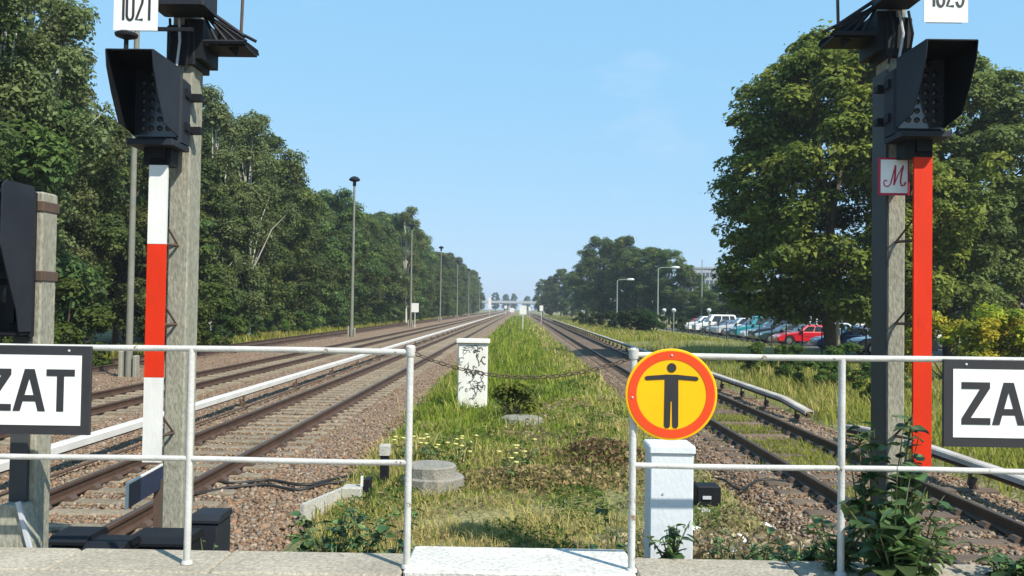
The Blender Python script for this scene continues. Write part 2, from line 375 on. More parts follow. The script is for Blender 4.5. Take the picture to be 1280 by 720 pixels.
# ------------------------------------------------------------------ tracks
RAILP = [(-.07, -.172), (.07, -.172), (.07, -.158), (.012, -.135), (.010, -.05), (.035, -.038), (.036, -.006), (.028, 0), (-.028, 0), (-.036, -.006), (-.035, -.038), (-.010, -.05), (-.012, -.135), (-.07, -.158)]
def sleeper_mesh(nm, mat):
    b = MB(); b.cbox(-1.28, 1.28, -.125, .125, -.36, -.175, .018); me = b.mesh(nm); me.materials.append(mt[mat]); return me
def plate_mesh():
    b = MB(); b.prism([(-.19, -.176), (.19, -.176), (.19, -.15), (.15, -.11), (.11, -.11), (.075, -.15), (-.075, -.15), (-.11, -.11), (-.15, -.11), (-.19, -.15)], -.075, .075)
    me = b.mesh('baseplate'); me.materials.append(mt['plate']); return me
SM = {'sleeper_c': sleeper_mesh('sleeper', 'sleeper_c'), 'sleeper_w': sleeper_mesh('sleeper', 'sleeper_w')}; PM = plate_mesh()
def track(key, label, smat, n_ind, n_plate, y0=3.6, yend=620, gap=.64):
    X = TR[key]; t = empty('railway_track', (X, 0, 0), label, 'track')
    for s in (-1, 1):
        b = MB(); b.prism([(p[0] + s * .7535, p[1]) for p in RAILP], -10, yend); r = b.build('rail', ['rail', 'rail_top'], t)
        r.data.polygons.foreach_set('material_index', [1 if abs(p.normal.z) > .9 and p.center.z > -.01 else 0 for p in r.data.polygons])
    rr = random.Random(key); far = MB()
    for i in range(int((yend - y0) / gap)):
        y = y0 + i * gap
        if i < n_ind:
            o = obj('sleeper', SM[smat], None, t); o.location = (rr.uniform(-.03, .03), y + rr.uniform(-.03, .03), rr.uniform(-.012, .004)); o.rotation_euler.z = rr.uniform(-.012, .012)
            if i < n_plate:
                for s in (-1, 1):
                    q = obj('baseplate', PM, None, o); q.location = (s * .7535 - o.location.x, 0, 0)
        elif y < 260: far.b2(-1.28, 1.28, y - .125, y + .125, -.36, -.178)
    o = far.build('sleeper', smat, t); o['kind'] = 'stuff'
    return t
track('a', 'railway track with pale concrete sleepers beside the brown gravel path', 'sleeper_c', 110, 70)
track('b', 'railway track with rusty rails between the white conductor rail and the tall lamp poles', 'sleeper_c', 90, 20)
track('c', 'rusty siding track running along the foot of the wood', 'sleeper_w', 70, 10)
track('r', 'railway track with dark wooden sleepers on the car park side', 'sleeper_w', 110, 70)

def third_rail(name, X, y0, y1, side, mat, label, ramps, step, zt=.24):
    lo = .115 if mat == 'cover' else .15
    t = empty(name, (X, 0, 0), label, 'conductor rail')
    def zz(y):
        z = 0
        if ramps[0]: z -= .13 * max(0, 1 - (y - y0) / 2.0)
        if ramps[1]: z -= .13 * max(0, 1 - (y1 - y) / 2.0)
        return z
    ys = [y0, y0 + 2.0]; y = y0 + 2
    L0 = 4.6
    while y + L0 < min(y1 - 2, 110): y += L0; ys.append(y)
    ys += [y1 - 2.0, y1]
    for i in range(len(ys) - 1):
        a, c = ys[i] + .008, ys[i + 1] - .008; b = MB(); za, zc = zz(a), zz(c)
        pr = [(-.10, lo), (-.10, zt - .02), (-.07, zt), (.07, zt), (.10, zt - .02), (.10, lo), (.085, lo), (.085, zt - .03), (-.085, zt - .03), (-.085, lo)]
        n = len(pr); vs = [(p[0], a, p[1] + za) for p in pr] + [(p[0], c, p[1] + zc) for p in pr]
        fs = [(i, (i + 1) % n, n + (i + 1) % n, n + i) for i in range(n)] + [tuple(range(n)), tuple(range(2 * n - 1, n - 1, -1))]
        b.add(vs, fs); b.build('cover_board', mat, t)
    b = MB(); b.tube([(0, y0 + .05, .10 + zz(y0)), (0, y0 + 2, .10), (0, y1 - 2, .10), (0, y1 - .05, .10 + zz(y1))], .04, 6); b.build('contact_rail', 'rail', t)
    y = y0 + .7; k = 0
    while y < y1 - .2 and k < 60:
        b = MB(); z = zz(y)
        b.tube([(side * .03, y, .0 + z), (side * .06, y, -.06), (side * .02, y, -.20)], [.045, .055, .06], 8)
        b.box((side * .10, y, .06 + z), (.03, .06, .12)); b.tube([(side * .10, y, .03 + z), (side * .13, y, -.08), (side * .06, y, -.2)], .022, 6)
        b.build('bracket', 'plate', t)
        b = MB(); b.cbox(-.28 if side > 0 else -.62, .62 if side > 0 else .28, y - .12, y + .12, -.34, -.165, .015); b.build('sleeper_end', 'sleeper_c' if mat == 'cover' else 'sleeper_w', t)
        y += step; k += 1
    return t
third_rail('conductor_rail', -6.86, 5.6, 420, 1, 'cover', 'long white covered conductor rail on brackets beside the concrete sleeper track', (0, 0), 5.12)
third_rail('conductor_rail', 6.68, 5.0, 18.0, -1, 'cover_dirty', 'short covered conductor rail passing below the white ZAT board by the red post', (0, 1), 3.6)
third_rail('conductor_rail', 6.68, 20.3, 420, -1, 'cover_dirty', 'long grimy covered conductor rail starting with a sloping ramp end', (1, 0), 2.56)
b = MB(); b.tube([(-6.62 + .02 * math.sin(y * .9), y, -.13) for y in np.linspace(5, 150, 120)], .022, 6); o = b.build('cable', 'plate'); tag(o, 'dark cable laid along the foot of the white conductor rail', 'cable')

# ------------------------------------------------------------------ ballast stones
def stones(name, n, sampler, size, seed, label):
    r = np.random.default_rng(seed); p = sampler(n, r); n = len(p)
    base = np.array([[1, 0, 0], [-1, 0, 0], [0, 1, 0], [0, -1, 0], [0, 0, 1], [0, 0, -1]], float)
    fc = np.array([[0, 2, 4], [2, 1, 4], [1, 3, 4], [3, 0, 4], [2, 0, 5], [1, 2, 5], [3, 1, 5], [0, 3, 5]])
    V = base[None] * r.uniform(.55, 1.25, (n, 6, 1)) + r.normal(0, .16, (n, 6, 3))
    a = r.normal(0, 1, (n, 3, 3)); q, _ = np.linalg.qr(a); V = np.einsum('nij,nkj->nki', q, V)
    s = size * r.lognormal(0, .28, n); V = V * s[:, None, None]; V[:, :, 2] *= .8; V = V + p[:, None, :]
    pal = np.array([[.25, .165, .105], [.30, .215, .15], [.20, .128, .08], [.34, .275, .21], [.21, .17, .135], [.275, .165, .10]])
    c = pal[r.integers(0, len(pal), n)] * r.uniform(.5, 1.05, (n, 1))
    o = obj(name, np_mesh(name, V.reshape(-1, 3), (np.arange(n)[:, None, None] * 6 + fc[None]).reshape(-1, 3), np.repeat(c, 6, 0)), 'stone')
    return tag(o, label, 'ballast', kind='stuff')
def samp(x0, x1, y0, y1, tr, p=1.3):
    def f(n, r):
        u = r.uniform(0, 1, n); y = 1 / ((1 - u) / y0 + u / y1) if p > 1 else r.uniform(y0, y1, n)
        x = r.uniform(x0, x1, n); z = -.225 + .02 * wobble(x, y, 2.5, 9) + r.uniform(-.01, .015, n)
        ed = np.minimum(x - x0, x1 - x); z -= .12 * np.clip(1 - ed / .3, 0, 1)
        keep = np.ones(n, bool)
        for t in tr:
            ph = ((y - 3.6 + .32) % .64) - .32
            keep &= ~((np.abs(x - t) < 1.27) & (np.abs(ph) < .115) & (r.uniform(0, 1, n) > .06))
            keep &= ~(np.abs(np.abs(x - t) - .7535) < .08)
            z = np.where(np.abs(x - t) < 1.2, z + .012, z)
        return np.stack([x, y, z], -1)[keep]
    return f
stones('ballast_stones', 62000, samp(-9.2, -2.2, 7.5, 60, (TR['a'],)), .030, 1, 'loose reddish brown ballast stones around the concrete sleepers')
stones('ballast_stones', 26000, samp(3.15, 7.2, 8, 50, (TR['r'],)), .030, 2, 'loose brown ballast stones around the wooden sleepers')
stones('ballast_stones', 14000, samp(-18.3, -9.2, 17, 70, (TR['b'], TR['c'])), .034, 5, 'loose ballast stones around the rusty tracks beside the lamp poles')

# ------------------------------------------------------------------ grass
def blades(name, x, y, z, h, wd, lean, colr, seed, label, cat='grass'):
    r = np.random.default_rng(seed); n = len(x)
    a = r.uniform(0, 6.283, n); dx, dy = np.cos(a), np.sin(a); ln = lean * r.uniform(.3, 1.3, n) * h
    px, py = -dy * wd / 2, dx * wd / 2
    V = np.zeros((n, 5, 3))
    V[:, 0] = np.stack([x - px, y - py, z], -1); V[:, 1] = np.stack([x + px, y + py, z], -1)
    mx, my, mz = x + dx * ln * .35, y + dy * ln * .35, z + h * .6
    V[:, 2] = np.stack([mx + px * .8, my + py * .8, mz], -1); V[:, 3] = np.stack([mx - px * .8, my - py * .8, mz], -1)
    V[:, 4] = np.stack([x + dx * ln, y + dy * ln, z + h * (1 - .25 * np.minimum(lean, 1))], -1)
    b = np.arange(n)[:, None, None] * 5
    Fc = (b + np.array([[0, 1, 2], [0, 2, 3], [3, 2, 4]])[None]).reshape(-1, 3)
    o = obj(name, np_mesh(name, V.reshape(-1, 3), Fc, np.repeat(np.clip(colr, 0, 1), 5, 0)), 'grass')
    return tag(o, label, cat, kind='stuff')
GREEN = np.array([.27, .31, .042]); LUSH = np.array([.185, .265, .034]); DRY = np.array([.56, .45, .19]); OLIVE = np.array([.28, .27, .06]); DARKG = np.array([.045, .085, .018])
def mixc(a, b, t): return a[None] * (1 - t[:, None]) + b[None] * t[:, None]
def central(n, y0, y1, seed):
    r = np.random.default_rng(seed); u = r.uniform(0, 1, n); y = 1 / ((1 - u) / y0 + u / y1)
    x = r.uniform(-2.95, 3.15, n)
    x0 = -2.85 + .75 * np.clip((11.5 - y) / 3, 0, 1) + .22 * wobble(x, y, 2.2, 23)
    pat = .6 * wobble(x, y, 1.5, 21) + .55 * wobble(x, y, 4.2, 22); ed = np.minimum(x - x0, 3.15 + .2 * wobble(x, y, 2, 24) - x); den = np.clip(ed / .55, 0, 1) * np.clip(.66 + 1.1 * pat, .06, 1)
    # bare, littered strip towards the car park track near the platform
    den = np.where((x > 1.0) & (y < 14.5), den * .30, den)
    k = r.uniform(0, 1, n) < den; x, y, pat = x[k], y[k], pat[k]; n = len(x)
    far = np.clip((y - 14) / 6, 0, 1); right = np.clip((x - .9 - .3 * wobble(y, y, .6, 6)) / 1.2, 0, 1); near = np.clip((12.4 - y) / 2, 0, 1); left = np.clip((-.9 - x) / .8, 0, 1)
    dry = np.clip(.50 + .75 * pat - .62 * far + .6 * right * np.clip((y - 10) / 8, 0, 1) + .6 * near * (1 - left) + .05 * left, .04, .95)
    isd = (r.uniform(0, 1, n) < dry)
    c = np.where(isd[:, None], mixc(DRY, OLIVE, r.uniform(0, .6, n)), mixc(LUSH, GREEN, r.uniform(0, 1, n))) * r.uniform(.7, 1.25, (n, 1))
    sc_ = np.clip(y / 22, .35, 4)
    h = (.12 + .20 * np.clip((y - 12) / 20, 0, 1)) * r.lognormal(-.15, .42, n) * (1 + .6 * np.clip(pat, -.8, 1)) * np.where(right > .4, .7, 1); z = hgt(x, y) - .02
    return x, y, z, h, .022 * sc_ * r.uniform(.6, 1.4, n), np.where(isd, .95, .6), c
x, y, z, h, wd, ln, c = central(150000, 7.6, 260, 31); m = y < 20 + .8 * np.sin(x * 3)
blades('grass', x[m], y[m], z[m], h[m], wd[m], ln[m], c[m], 32, 'rough mixed green and straw dry grass on the strip near the platform')
m = ~m; blades('grass', x[m], y[m], z[m], h[m], wd[m], ln[m], c[m], 34, 'tall lush green grass further along the strip between the tracks')
def cover(name, n, xr, yr, pal, size, seed, label, dens):
    r = np.random.default_rng(seed); u = r.uniform(0, 1, n); y = 1 / ((1 - u) / yr[0] + u / yr[1]); x = r.uniform(*xr, n); pat = wobble(x, y, 2.1, seed) + .5 * wobble(x, y, 6, seed + 1)
    k = (pat > dens) & (r.uniform(0, 1, n) < np.clip((pat - dens) * 3, 0, 1)); x, y, pat = x[k], y[k], pat[k]; n = len(x)
    pos = np.stack([x, y, hgt(x, y) + .02 + r.uniform(0, 1, n) ** 1.3 * .16 * np.clip((pat - dens) * 2, .2, 1.6)], -1); nr = r.normal(0, .6, (n, 3)) + np.array([0, 0, 1]); nr /= np.linalg.norm(nr, axis=1)[:, None]
    V = leaf_quads(pos, nr, size * r.uniform(.5, 1.5, n) * np.clip(y / 14, .7, 3), r, asp=.5); c = np.array(pal)[r.integers(0, len(pal), n)] * r.uniform(.65, 1.3, (n, 1))
    o = obj(name, np_mesh(name, V.reshape(-1, 3), np.arange(n * 4).reshape(-1, 4), np.repeat(c, 4, 0)), 'grass'); return tag(o, label, 'ground cover', kind='stuff')
cover('ground_cover', 26000, (-2.3, 2.9), (7.8, 40), [[.09, .15, .03], [.13, .19, .04], [.06, .11, .025], [.17, .2, .05]], .075, 93, 'matted low green weeds among the grass between the tracks', .02)
cover('ground_cover', 22000, (-2.0, 3.0), (7.8, 24), [[.36, .28, .14], [.28, .2, .11], [.42, .35, .2], [.2, .15, .08]], .07, 97, 'matted withered straw and dead leaves among the grass', .05)
cover('ground_cover', 9000, (3.1, 6.9), (8.5, 30), [[.10, .15, .03], [.15, .18, .05], [.3, .24, .12]], .06, 99, 'patchy weeds creeping over the wooden sleeper track', .12)
rg = np.random.default_rng(90); n = 9000; gx = rg.normal(TR['r'], .42, n); gy = rg.uniform(11, 26, n) ; k = (wobble(gx, gy, 1.6, 91) > -.05) & (np.abs(np.abs(gx - TR['r']) - .75) > .1); gx, gy = gx[k], gy[k]; n = len(gx)
blades('grass', gx, gy, np.full(n, -.23), rg.uniform(.06, .2, n), rg.uniform(.012, .022, n), np.full(n, .7), mixc(GREEN, OLIVE, rg.uniform(0, 1, n)) * rg.uniform(.7, 1.2, (n, 1)), 92, 'thin grass sprouting between the wooden sleepers')
def field(n, y0, y1, x0, x1, hs, ws, seed):
    r = np.random.default_rng(seed); u = r.uniform(0, 1, n); y = 1 / ((1 - u) / y0 + u / y1); x = r.uniform(x0, x1, n)
    pat = wobble(x, y, .8, 41); k = r.uniform(0, 1, n) < np.clip(.8 + .7 * pat, .2, 1) * np.clip((x - x0) / .8, .1, 1); x, y, pat = x[k], y[k], pat[k]; n = len(x)
    isd = r.uniform(0, 1, n) < np.clip(.27 + .8 * pat, .04, .85)
    c = np.where(isd[:, None], mixc(DRY, OLIVE, r.uniform(.2, 1, n)), mixc(GREEN, OLIVE, r.uniform(0, .9, n))) * r.uniform(.75, 1.25, (n, 1))
    return x, y, hgt(x, y) - .02, hs * r.uniform(.4, 1.3, n) * (1 + .5 * pat) * np.where(x > 12, .55, 1), ws * r.uniform(.7, 1.3, n), np.where(isd, .7, .5), c
a = field(52000, 12, 90, 7.0, 18.4, .45, .028, 43); blades('grass', *a, 44, 'tall yellow green meadow grass between the track and the car park')
a = field(16000, 70, 320, 7.0, 16, .5, .07, 45); blades('grass', *a, 46, 'distant grass verge along the lamp posts beside the track')
a = field(24000, 24, 240, -21.5, -18.2, .5, .05, 47); blades('grass', *a, 48, 'unmown grass fringe at the foot of the wood')

# ------------------------------------------------------------------ foliage
def crown_mesh(name, blobs, n, size, pal, r, asp=.6, shell=.62, up=.6, droop=0, flat=.72, fill=.12):
    B = np.array(blobs); wgt = B[:, 3] ** 2; idx = r.choice(len(B), n, p=wgt / wgt.sum())
    d = r.normal(0, 1, (n, 3)); d /= np.linalg.norm(d, axis=1)[:, None]
    lowr = (d[:, 2] < -.15) & (r.uniform(0, 1, n) < .65); d[lowr, 2] *= -1          # clumps carry most leaves on top
    rad = B[idx, 3] * (shell + (1.08 - shell) * r.uniform(0, 1, n) ** .6)
    inn = r.uniform(0, 1, n) < fill; rad = np.where(inn, B[idx, 3] * r.uniform(0, 1.6, n), rad)
    pos = B[idx, :3] + d * rad[:, None] * np.array([1, 1, flat])
    if droop: pos[:, 2] -= droop * r.uniform(0, 1, n) ** 2
    nr = d * .85 + r.normal(0, .38, (n, 3)) + np.array([0, 0, up]); nr /= np.linalg.norm(nr, axis=1)[:, None]
    V = leaf_quads(pos, nr, size * r.lognormal(-.05, .33, n), r, asp=asp)
    pal = np.array(pal); bc = pal[r.integers(0, len(pal), len(B))]
    lc = bc[idx] * .7 + pal[r.integers(0, len(pal), n)] * .3; lc = lc * r.uniform(.75, 1.3, (n, 1))
    me = np_mesh(name, V.reshape(-1, 3), np.arange(n * 4).reshape(-1, 4), np.repeat(lc, 4, 0)); return me
def crown_blobs(r, H, hb, Rr, m, br, top=.55, lump=.25, inner=.45):
    """leafy boughs (lobes) through an uneven crown volume, each carrying several clumps"""
    out = []; ph = r.uniform(0, 6.28, 4); nl = max(6, m // 7)
    for l in range(nl):
        u = (l + r.uniform(0, 1)) / nl; z = hb + (H - hb) * u
        prof = math.sin(math.pi * min(1, (u * .86 + .12))) ** top; a = l * 2.4 + r.uniform(-.7, .7)
        rr = Rr * prof * (1 + lump * math.sin(2 * a + ph[0] + 3 * u) * .7 + lump * math.sin(5 * a + ph[1] - 7 * u) * .6)
        q = r.uniform(max(inner, .35), .84) * rr; lc = Vector((q * math.cos(a), q * math.sin(a), z)); lr = br * r.uniform(1.0, 1.8) * (.6 + .4 * prof)
        for k in range(7):
            d = Vector((math.cos(a) * .5 + r.normal(0, .75), math.sin(a) * .5 + r.normal(0, .75), r.normal(.25, .6))).normalized()
            p = lc + d * lr * r.uniform(.55, 1.05); out.append((p.x, p.y, min(p.z, H * 1.02), br * r.uniform(.5, 1.05)))
    return out
def trunk_mesh(name, r, H, rad, blobs, limbs, n=8, bend=.25):
    b = MB(); pts = []; k = 7
    ox, oy = 0, 0
    for i in range(k):
        t = i / (k - 1); pts.append((ox, oy, -.25 + t * (H * .86 + .25))); ox += r.normal(0, bend); oy += r.normal(0, bend)
    b.tube(pts, [rad * (1.25 if i == 0 else 1) * (1 - .82 * i / (k - 1)) for i in range(k)], n)
    for i in r.choice(len(blobs), min(limbs, len(blobs)), replace=False):
        e = Vector(blobs[i][:3]); s = Vector(pts[max(1, min(k - 2, int((e.z * .62) / (H * .86) * (k - 1))))]); mid = s.lerp(e, .5) + Vector((0, 0, .15 * (e - s).length))
        b.tube([s, mid, e], [rad * .42, rad * .27, rad * .08], 5)
    return b.mesh(name)
FOREST = [[.058, .092, .026], [.078, .120, .032], [.108, .150, .038], [.060, .096, .038], [.140, .178, .048]]
VAR = []
for i, (H, hb, Rr, m) in enumerate(((16.2, 1.4, 4.2, 120), (15.2, 1.0, 4.6, 120), (17.2, 2.0, 3.9, 120), (14.6, .8, 4.4, 115), (16.0, 1.6, 4.0, 115))):
    r = np.random.default_rng(100 + i); bl = crown_blobs(r, H, hb, Rr, m * 2, 1.05, top=.5 + .12 * (i % 3), inner=.35)
    VAR.append((trunk_mesh('trunk', r, H, .22, bl, 16), crown_mesh('crown', bl, 42000, .25, FOREST, r)))
BIR = []
for i, (H, hb, Rr, m) in enumerate(((18.5, 3.0, 3.0, 85), (17.5, 3.5, 2.7, 80))):
    r = np.random.default_rng(140 + i); bl = crown_blobs(r, H, hb, Rr, m * 2, .7, top=.8, lump=.35, inner=.25)
    BIR.append((trunk_mesh('trunk', r, H, .15, bl, 18, bend=.18), crown_mesh('crown', bl, 26000, .19, [[.11, .135, .05], [.13, .16, .06], [.155, .185, .075]], r, droop=.9, shell=.4, up=.25)))
for m_, b_ in ((VAR, 'bark'), (BIR, 'birch')):
    for t_, c_ in m_: t_.materials.append(mt[b_]); c_.materials.append(mt['leaf'])
def tree(name, var, loc, s, rz, label, group=None, sz=None):
    e = empty(name, loc, label, 'tree', group); e.rotation_euler.z = rz; e.scale = (s, s, sz or s)
    obj('trunk', var[0], None, e); obj('crown', var[1], None, e); return e
FR = [('leafy dark green tree of the wood behind the low signal and ZAT board', 'wood behind the low signal'), ('dark green tree fronting the wood between the banded mast and mushroom lamp pole', 'wood beside the mast'),
      ('dark green tree fronting the wood between mushroom lamp pole and white track marker', 'wood past the mushroom lamp'), ('dark green tree at the front of the wood beyond the white track marker', 'wood past the track marker'), ('small looking hazy tree at the far end of the wood beside the siding', 'far end of the wood')]
SR = [('dark green tree in the second rank of the wood behind the banded mast', 'second rank behind the mast'), ('dark green tree top showing behind the front trees near the mushroom lamp pole', 'second rank near the lamp'), ('dark tree top showing behind the front trees towards the far end of the wood', 'second rank far off')]
rr = random.Random(5)
y = 21.0; i = 0
while y < 420:
    X = -22.6 + rr.uniform(-1.0, 1.0) + min(0, 0); s = rr.uniform(.84, 1.1) * (.84 if 42 < y < 62 else 1.0 if y < 200 else 1.05)
    tree('deciduous_tree', VAR[i % 5], (X, y, GZ), s, rr.uniform(0, 6.28), *FR[(y > 44) + (y > 72) + (y > 111) + (y > 193)])
    if y < 260: tree('deciduous_tree', VAR[(i + 2) % 5], (X - 5.5 + rr.uniform(-1, 1), y + 2.5, GZ), s * rr.uniform(1.0, 1.14), rr.uniform(0, 6.28), *SR[(y > 60) + (y > 111)])
    y += rr.uniform(4.6, 6.4) if y < 120 else rr.uniform(6, 8.5); i += 1
for k, (px, Y, dx, s) in enumerate(((25, 37, 0, 1.06), (62, 42, 0, .95), (-20, 34, 0, 1.0), (262, 60, 0, .97), (312, 64, 0, .90), (508, 132, 0, .98))):
    p = P(px, 380, Y); tree('birch_tree', BIR[k % 2], (p.x, Y, GZ), s, k * 1.3, ['tall pale green birch rising above the wood beside the number board', 'feathery birch standing out of the wood beyond the signal mast', 'slim birch showing over the wood near the second lamp pole'][0 if k < 3 else 1 if k < 5 else 2], ['birches near the platform', 'birches near the platform', 'birches near the platform', 'birches behind the mast', 'birches behind the mast', None][k])
# bushes
def bush_mesh(seed, H, Rr, m, n, size, pal, br=.45):
    r = np.random.default_rng(seed); bl = crown_blobs(r, H, .15, Rr, m, br, top=.35, lump=.3, inner=.2)
    b = MB()
    for i in range(9):
        e = Vector(bl[r.integers(0, len(bl))][:3]); b.tube([(r.normal(0, .08), r.normal(0, .08), -.15), e * .5 + Vector((0, 0, .1)), e], [.03, .02, .006], 5)
    st = b.mesh('stems'); st.materials.append(mt['bark']); c = crown_mesh('foliage', bl, n, size, pal, r, shell=.3); c.materials.append(mt['leaf']); return st, c
BG = [[.05, .09, .018], [.07, .115, .022], [.09, .135, .03]]; BD = [[.025, .05, .014], [.035, .062, .016], [.045, .075, .02]]; BY = [[.44, .40, .03], [.32, .34, .03], [.50, .44, .04], [.17, .23, .03]]
BU = [bush_mesh(200, 2.6, 1.5, 34, 7000, .15, BG), bush_mesh(201, 2.0, 1.4, 30, 6000, .14, BD), bush_mesh(202, 3.2, 1.6, 36, 7000, .17, BG), bush_mesh(203, 2.5, 1.9, 50, 14000, .12, BY)]
def bush(v, loc, s, rz, label, group=None, sz=None):
    e = empty('bush', loc, label, 'bush', group); e.rotation_euler.z = rz; e.scale = (s, s, sz or s); obj('stems', BU[v][0], None, e); obj('foliage', BU[v][1], None, e); return e
for k, (px, Y, v, s) in enumerate(((78, 34, 2, 1.0), (20, 31, 0, 1.0), (262, 45, 2, 1.05), (225, 42, 0, 1.0))):
    p = P(px, 400, Y); bush(v, (p.x, Y, GZ), s, k, 'light green leafy bush in front of the dark wood near the signals', 'light bushes before the wood')
rr = random.Random(9); y = 50
while y < 300:
    bush(rr.choice((0, 1, 1, 2)), (-19.6 + rr.uniform(-.7, .4), y, GZ), rr.uniform(.5, .95), rr.uniform(0, 6), 'low green shrub growing along the edge of the wood beyond the siding', 'shrubs along the wood'); y += rr.uniform(4, 9)

# chestnut and its neighbour by the car park
CH = [[.15, .20, .032], [.19, .235, .038], [.11, .155, .03], [.085, .125, .028], [.235, .27, .05]]
def big_tree(px, Y, H, hb, Rr, m, n, size, pal, seed, label, br=1.25, name='broadleaf_tree'):
    r = np.random.default_rng(seed); p = P(px, 400, Y); z = float(hgt(np.array(p.x), np.array(Y)))
    bl = crown_blobs(r, H, hb, Rr, m * 3, br * .72, top=.42, lump=.14, inner=.3); bl += crown_blobs(r, H * .97, hb, Rr * 1.02, m * 2, br * .72, top=.42, lump=.14, inner=.72)
    v = (trunk_mesh('trunk', r, H, .36, bl, 22), crown_mesh('crown', bl, n, size, pal, r, asp=.62, up=.7, shell=.6, flat=.6))
    v[0].materials.append(mt['bark']); v[1].materials.append(mt['leaf_flat'])
    return tree(name, v, (p.x, Y, z), 1, 0, label)
big_tree(1046, 43, 15.2, 2.2, 5.7, 190, 120000, .225, CH, 301, 'big rounded sunlit green tree standing over the parked cars')
big_tree(1190, 47, 15.4, 1.9, 4.9, 150, 85000, .225, [[.12, .155, .042], [.145, .185, .05], [.09, .12, .036]], 302, 'greyish green tree beside the red post, behind the yellow bush', 1.1)
big_tree(1262, 52, 9.5, 1.0, 3.0, 70, 26000, .22, [[.07, .09, .03], [.12, .10, .03], [.06, .085, .026]], 303, 'small dull green tree with brownish foliage behind the yellow bush', 1.0)
for k, (px, Y, s) in enumerate(((1190, 31, .95), (1245, 32, 1.05), (1300, 31, 1.0))):
    p = P(px, 400, Y); bush(3, (p.x, Y, float(hgt(np.array(p.x), np.array(Y)))), s, k * 2.0, 'bright yellow green bush beside the red post', 'yellow bushes by the car park', sz=s * .93)
# trees down the right of the line
for k, (px, top, Y) in enumerate(((672, 352, 330), (682, 346, 300), (693, 343, 280), (706, 338, 255), (722, 318, 215), (737, 303, 190), (752, 302, 178), (768, 308, 170), (785, 308, 165), (803, 314, 160), (822, 318, 155), (842, 330, 150), (862, 364, 145), (880, 360, 130), (903, 352, 124), (925, 348, 118), (950, 350, 115), (985, 352, 112), (1020, 365, 110), (1060, 358, 112), (1130, 350, 110))):
    p = P(px, 380, Y); t = P(px, top, Y); s = (t.z) / 15.8
    label = ('hazy tree at the far tapering end of the clump beside the wooden sleeper track' if k < 4 else 'tall dark tree in the clump behind the short armed lamp post' if k < 9 else 'dark tree in the clump behind the long armed lamp post') if k < 13 else 'dark low tree behind the rows of parked cars'
    tree('deciduous_tree', VAR[k % 5], (p.x + (2 if k < 13 else 0), Y, -.05), max(s, .75) * (1.0 if s > .5 else .75), k * 1.1, label, ('far end of the clump' if k < 4 else 'clump behind the short armed lamp' if k < 9 else 'clump behind the long armed lamp') if k < 13 else 'trees behind the car park', sz=s * 1.0)
for k, (px, Y, s) in enumerate(((775, 100, .9), (790, 98, 1.0), (806, 97, 1.0), (818, 95, .85), (745, 120, .8), (728, 130, .8), (850, 100, .7), (760, 110, .9))):
    p = P(px, 405, Y); bush(1, (p.x, Y, -.05), s * 1.1, k, 'dark rounded shrub at the foot of the grass verge lamp posts', 'shrubs under the lamp posts')
rr = random.Random(19)
for k in range(9):
    X = 9.0 + rr.uniform(0, 3.2); Y = rr.uniform(22, 40); bush(0, (X, Y, float(hgt(np.array(X), np.array(Y)))), rr.uniform(.28, .5), k, 'knee high green weed bush in the meadow before the car park', 'weeds in the meadow')

# ------------------------------------------------------------------ signs and lettering helpers
def ribbon(mb, pts, wd, y0, y1):
    n = len(pts); Lp = []; Rp = []
    for i in range(n):
        a = Vector(pts[max(i - 1, 0)]); c = Vector(pts[min(i + 1, n - 1)]); t = (c - a).normalized(); nn = Vector((-t.y, t.x)) * wd / 2; p = Vector(pts[i])
        Lp.append(p + nn); Rp.append(p - nn)
    vs = []; fs = []
    for i in range(n): vs += [(Lp[i].x, y0, Lp[i].y), (Rp[i].x, y0, Rp[i].y), (Lp[i].x, y1, Lp[i].y), (Rp[i].x, y1, Rp[i].y)]
    for i in range(n - 1):
        a = i * 4; c = a + 4; fs += [(a, a + 1, c + 1, c), (a + 3, a + 2, c + 2, c + 3), (a + 2, a, c, c + 2), (a + 1, a + 3, c + 3, c + 1)]
    fs += [(0, 2, 3, 1), ((n - 1) * 4, (n - 1) * 4 + 1, (n - 1) * 4 + 3, (n - 1) * 4 + 2)]
    return mb.add(vs, fs)
def arc(cx, cz, rx, rz, a0, a1, n=10): return [(cx + rx * math.cos(R(a0 + (a1 - a0) * i / n)), cz + rz * math.sin(R(a0 + (a1 - a0) * i / n))) for i in range(n + 1)]
GLY = {'Z': (.68, [[(0, 1), (.68, 1), (.68, .86), (.22, .16), (.69, .16), (.69, 0), (0, 0), (0, .14), (.44, .84), (0, .84)]]),
       'A': (.79, [[(0, 0), (.175, 0), (.395, .78), (.395, 1), (.275, 1)], [(.79, 0), (.395 + .22, 0), (.395, .78), (.395, 1), (.515, 1)], [(.24, .231), (.55, .231), (.508, .38), (.282, .38)]]),
       'T': (.69, [[(0, 1), (.69, 1), (.69, .84), (.43, .84), (.43, 0), (.26, 0), (.26, .84), (0, .84)]])}
DIG = {'1': [[(.02, .80), (.16, .98), (.16, 0)]], '0': [arc(.15, .80, .15, .2, 0, 180) + arc(.15, .2, .15, .2, 180, 360) + [(.30, .80)]],
       '2': [arc(.15, .82, .15, .18, 170, -20) + [(.27, .62), (.0, .02), (.31, .02)]], '3': [arc(.14, .78, .14, .2, 160, -60) + [(.13, .55)], [(.13, .55)] + arc(.14, .27, .16, .27, 80, -160)]}

YR = 4.74                                       # railing line
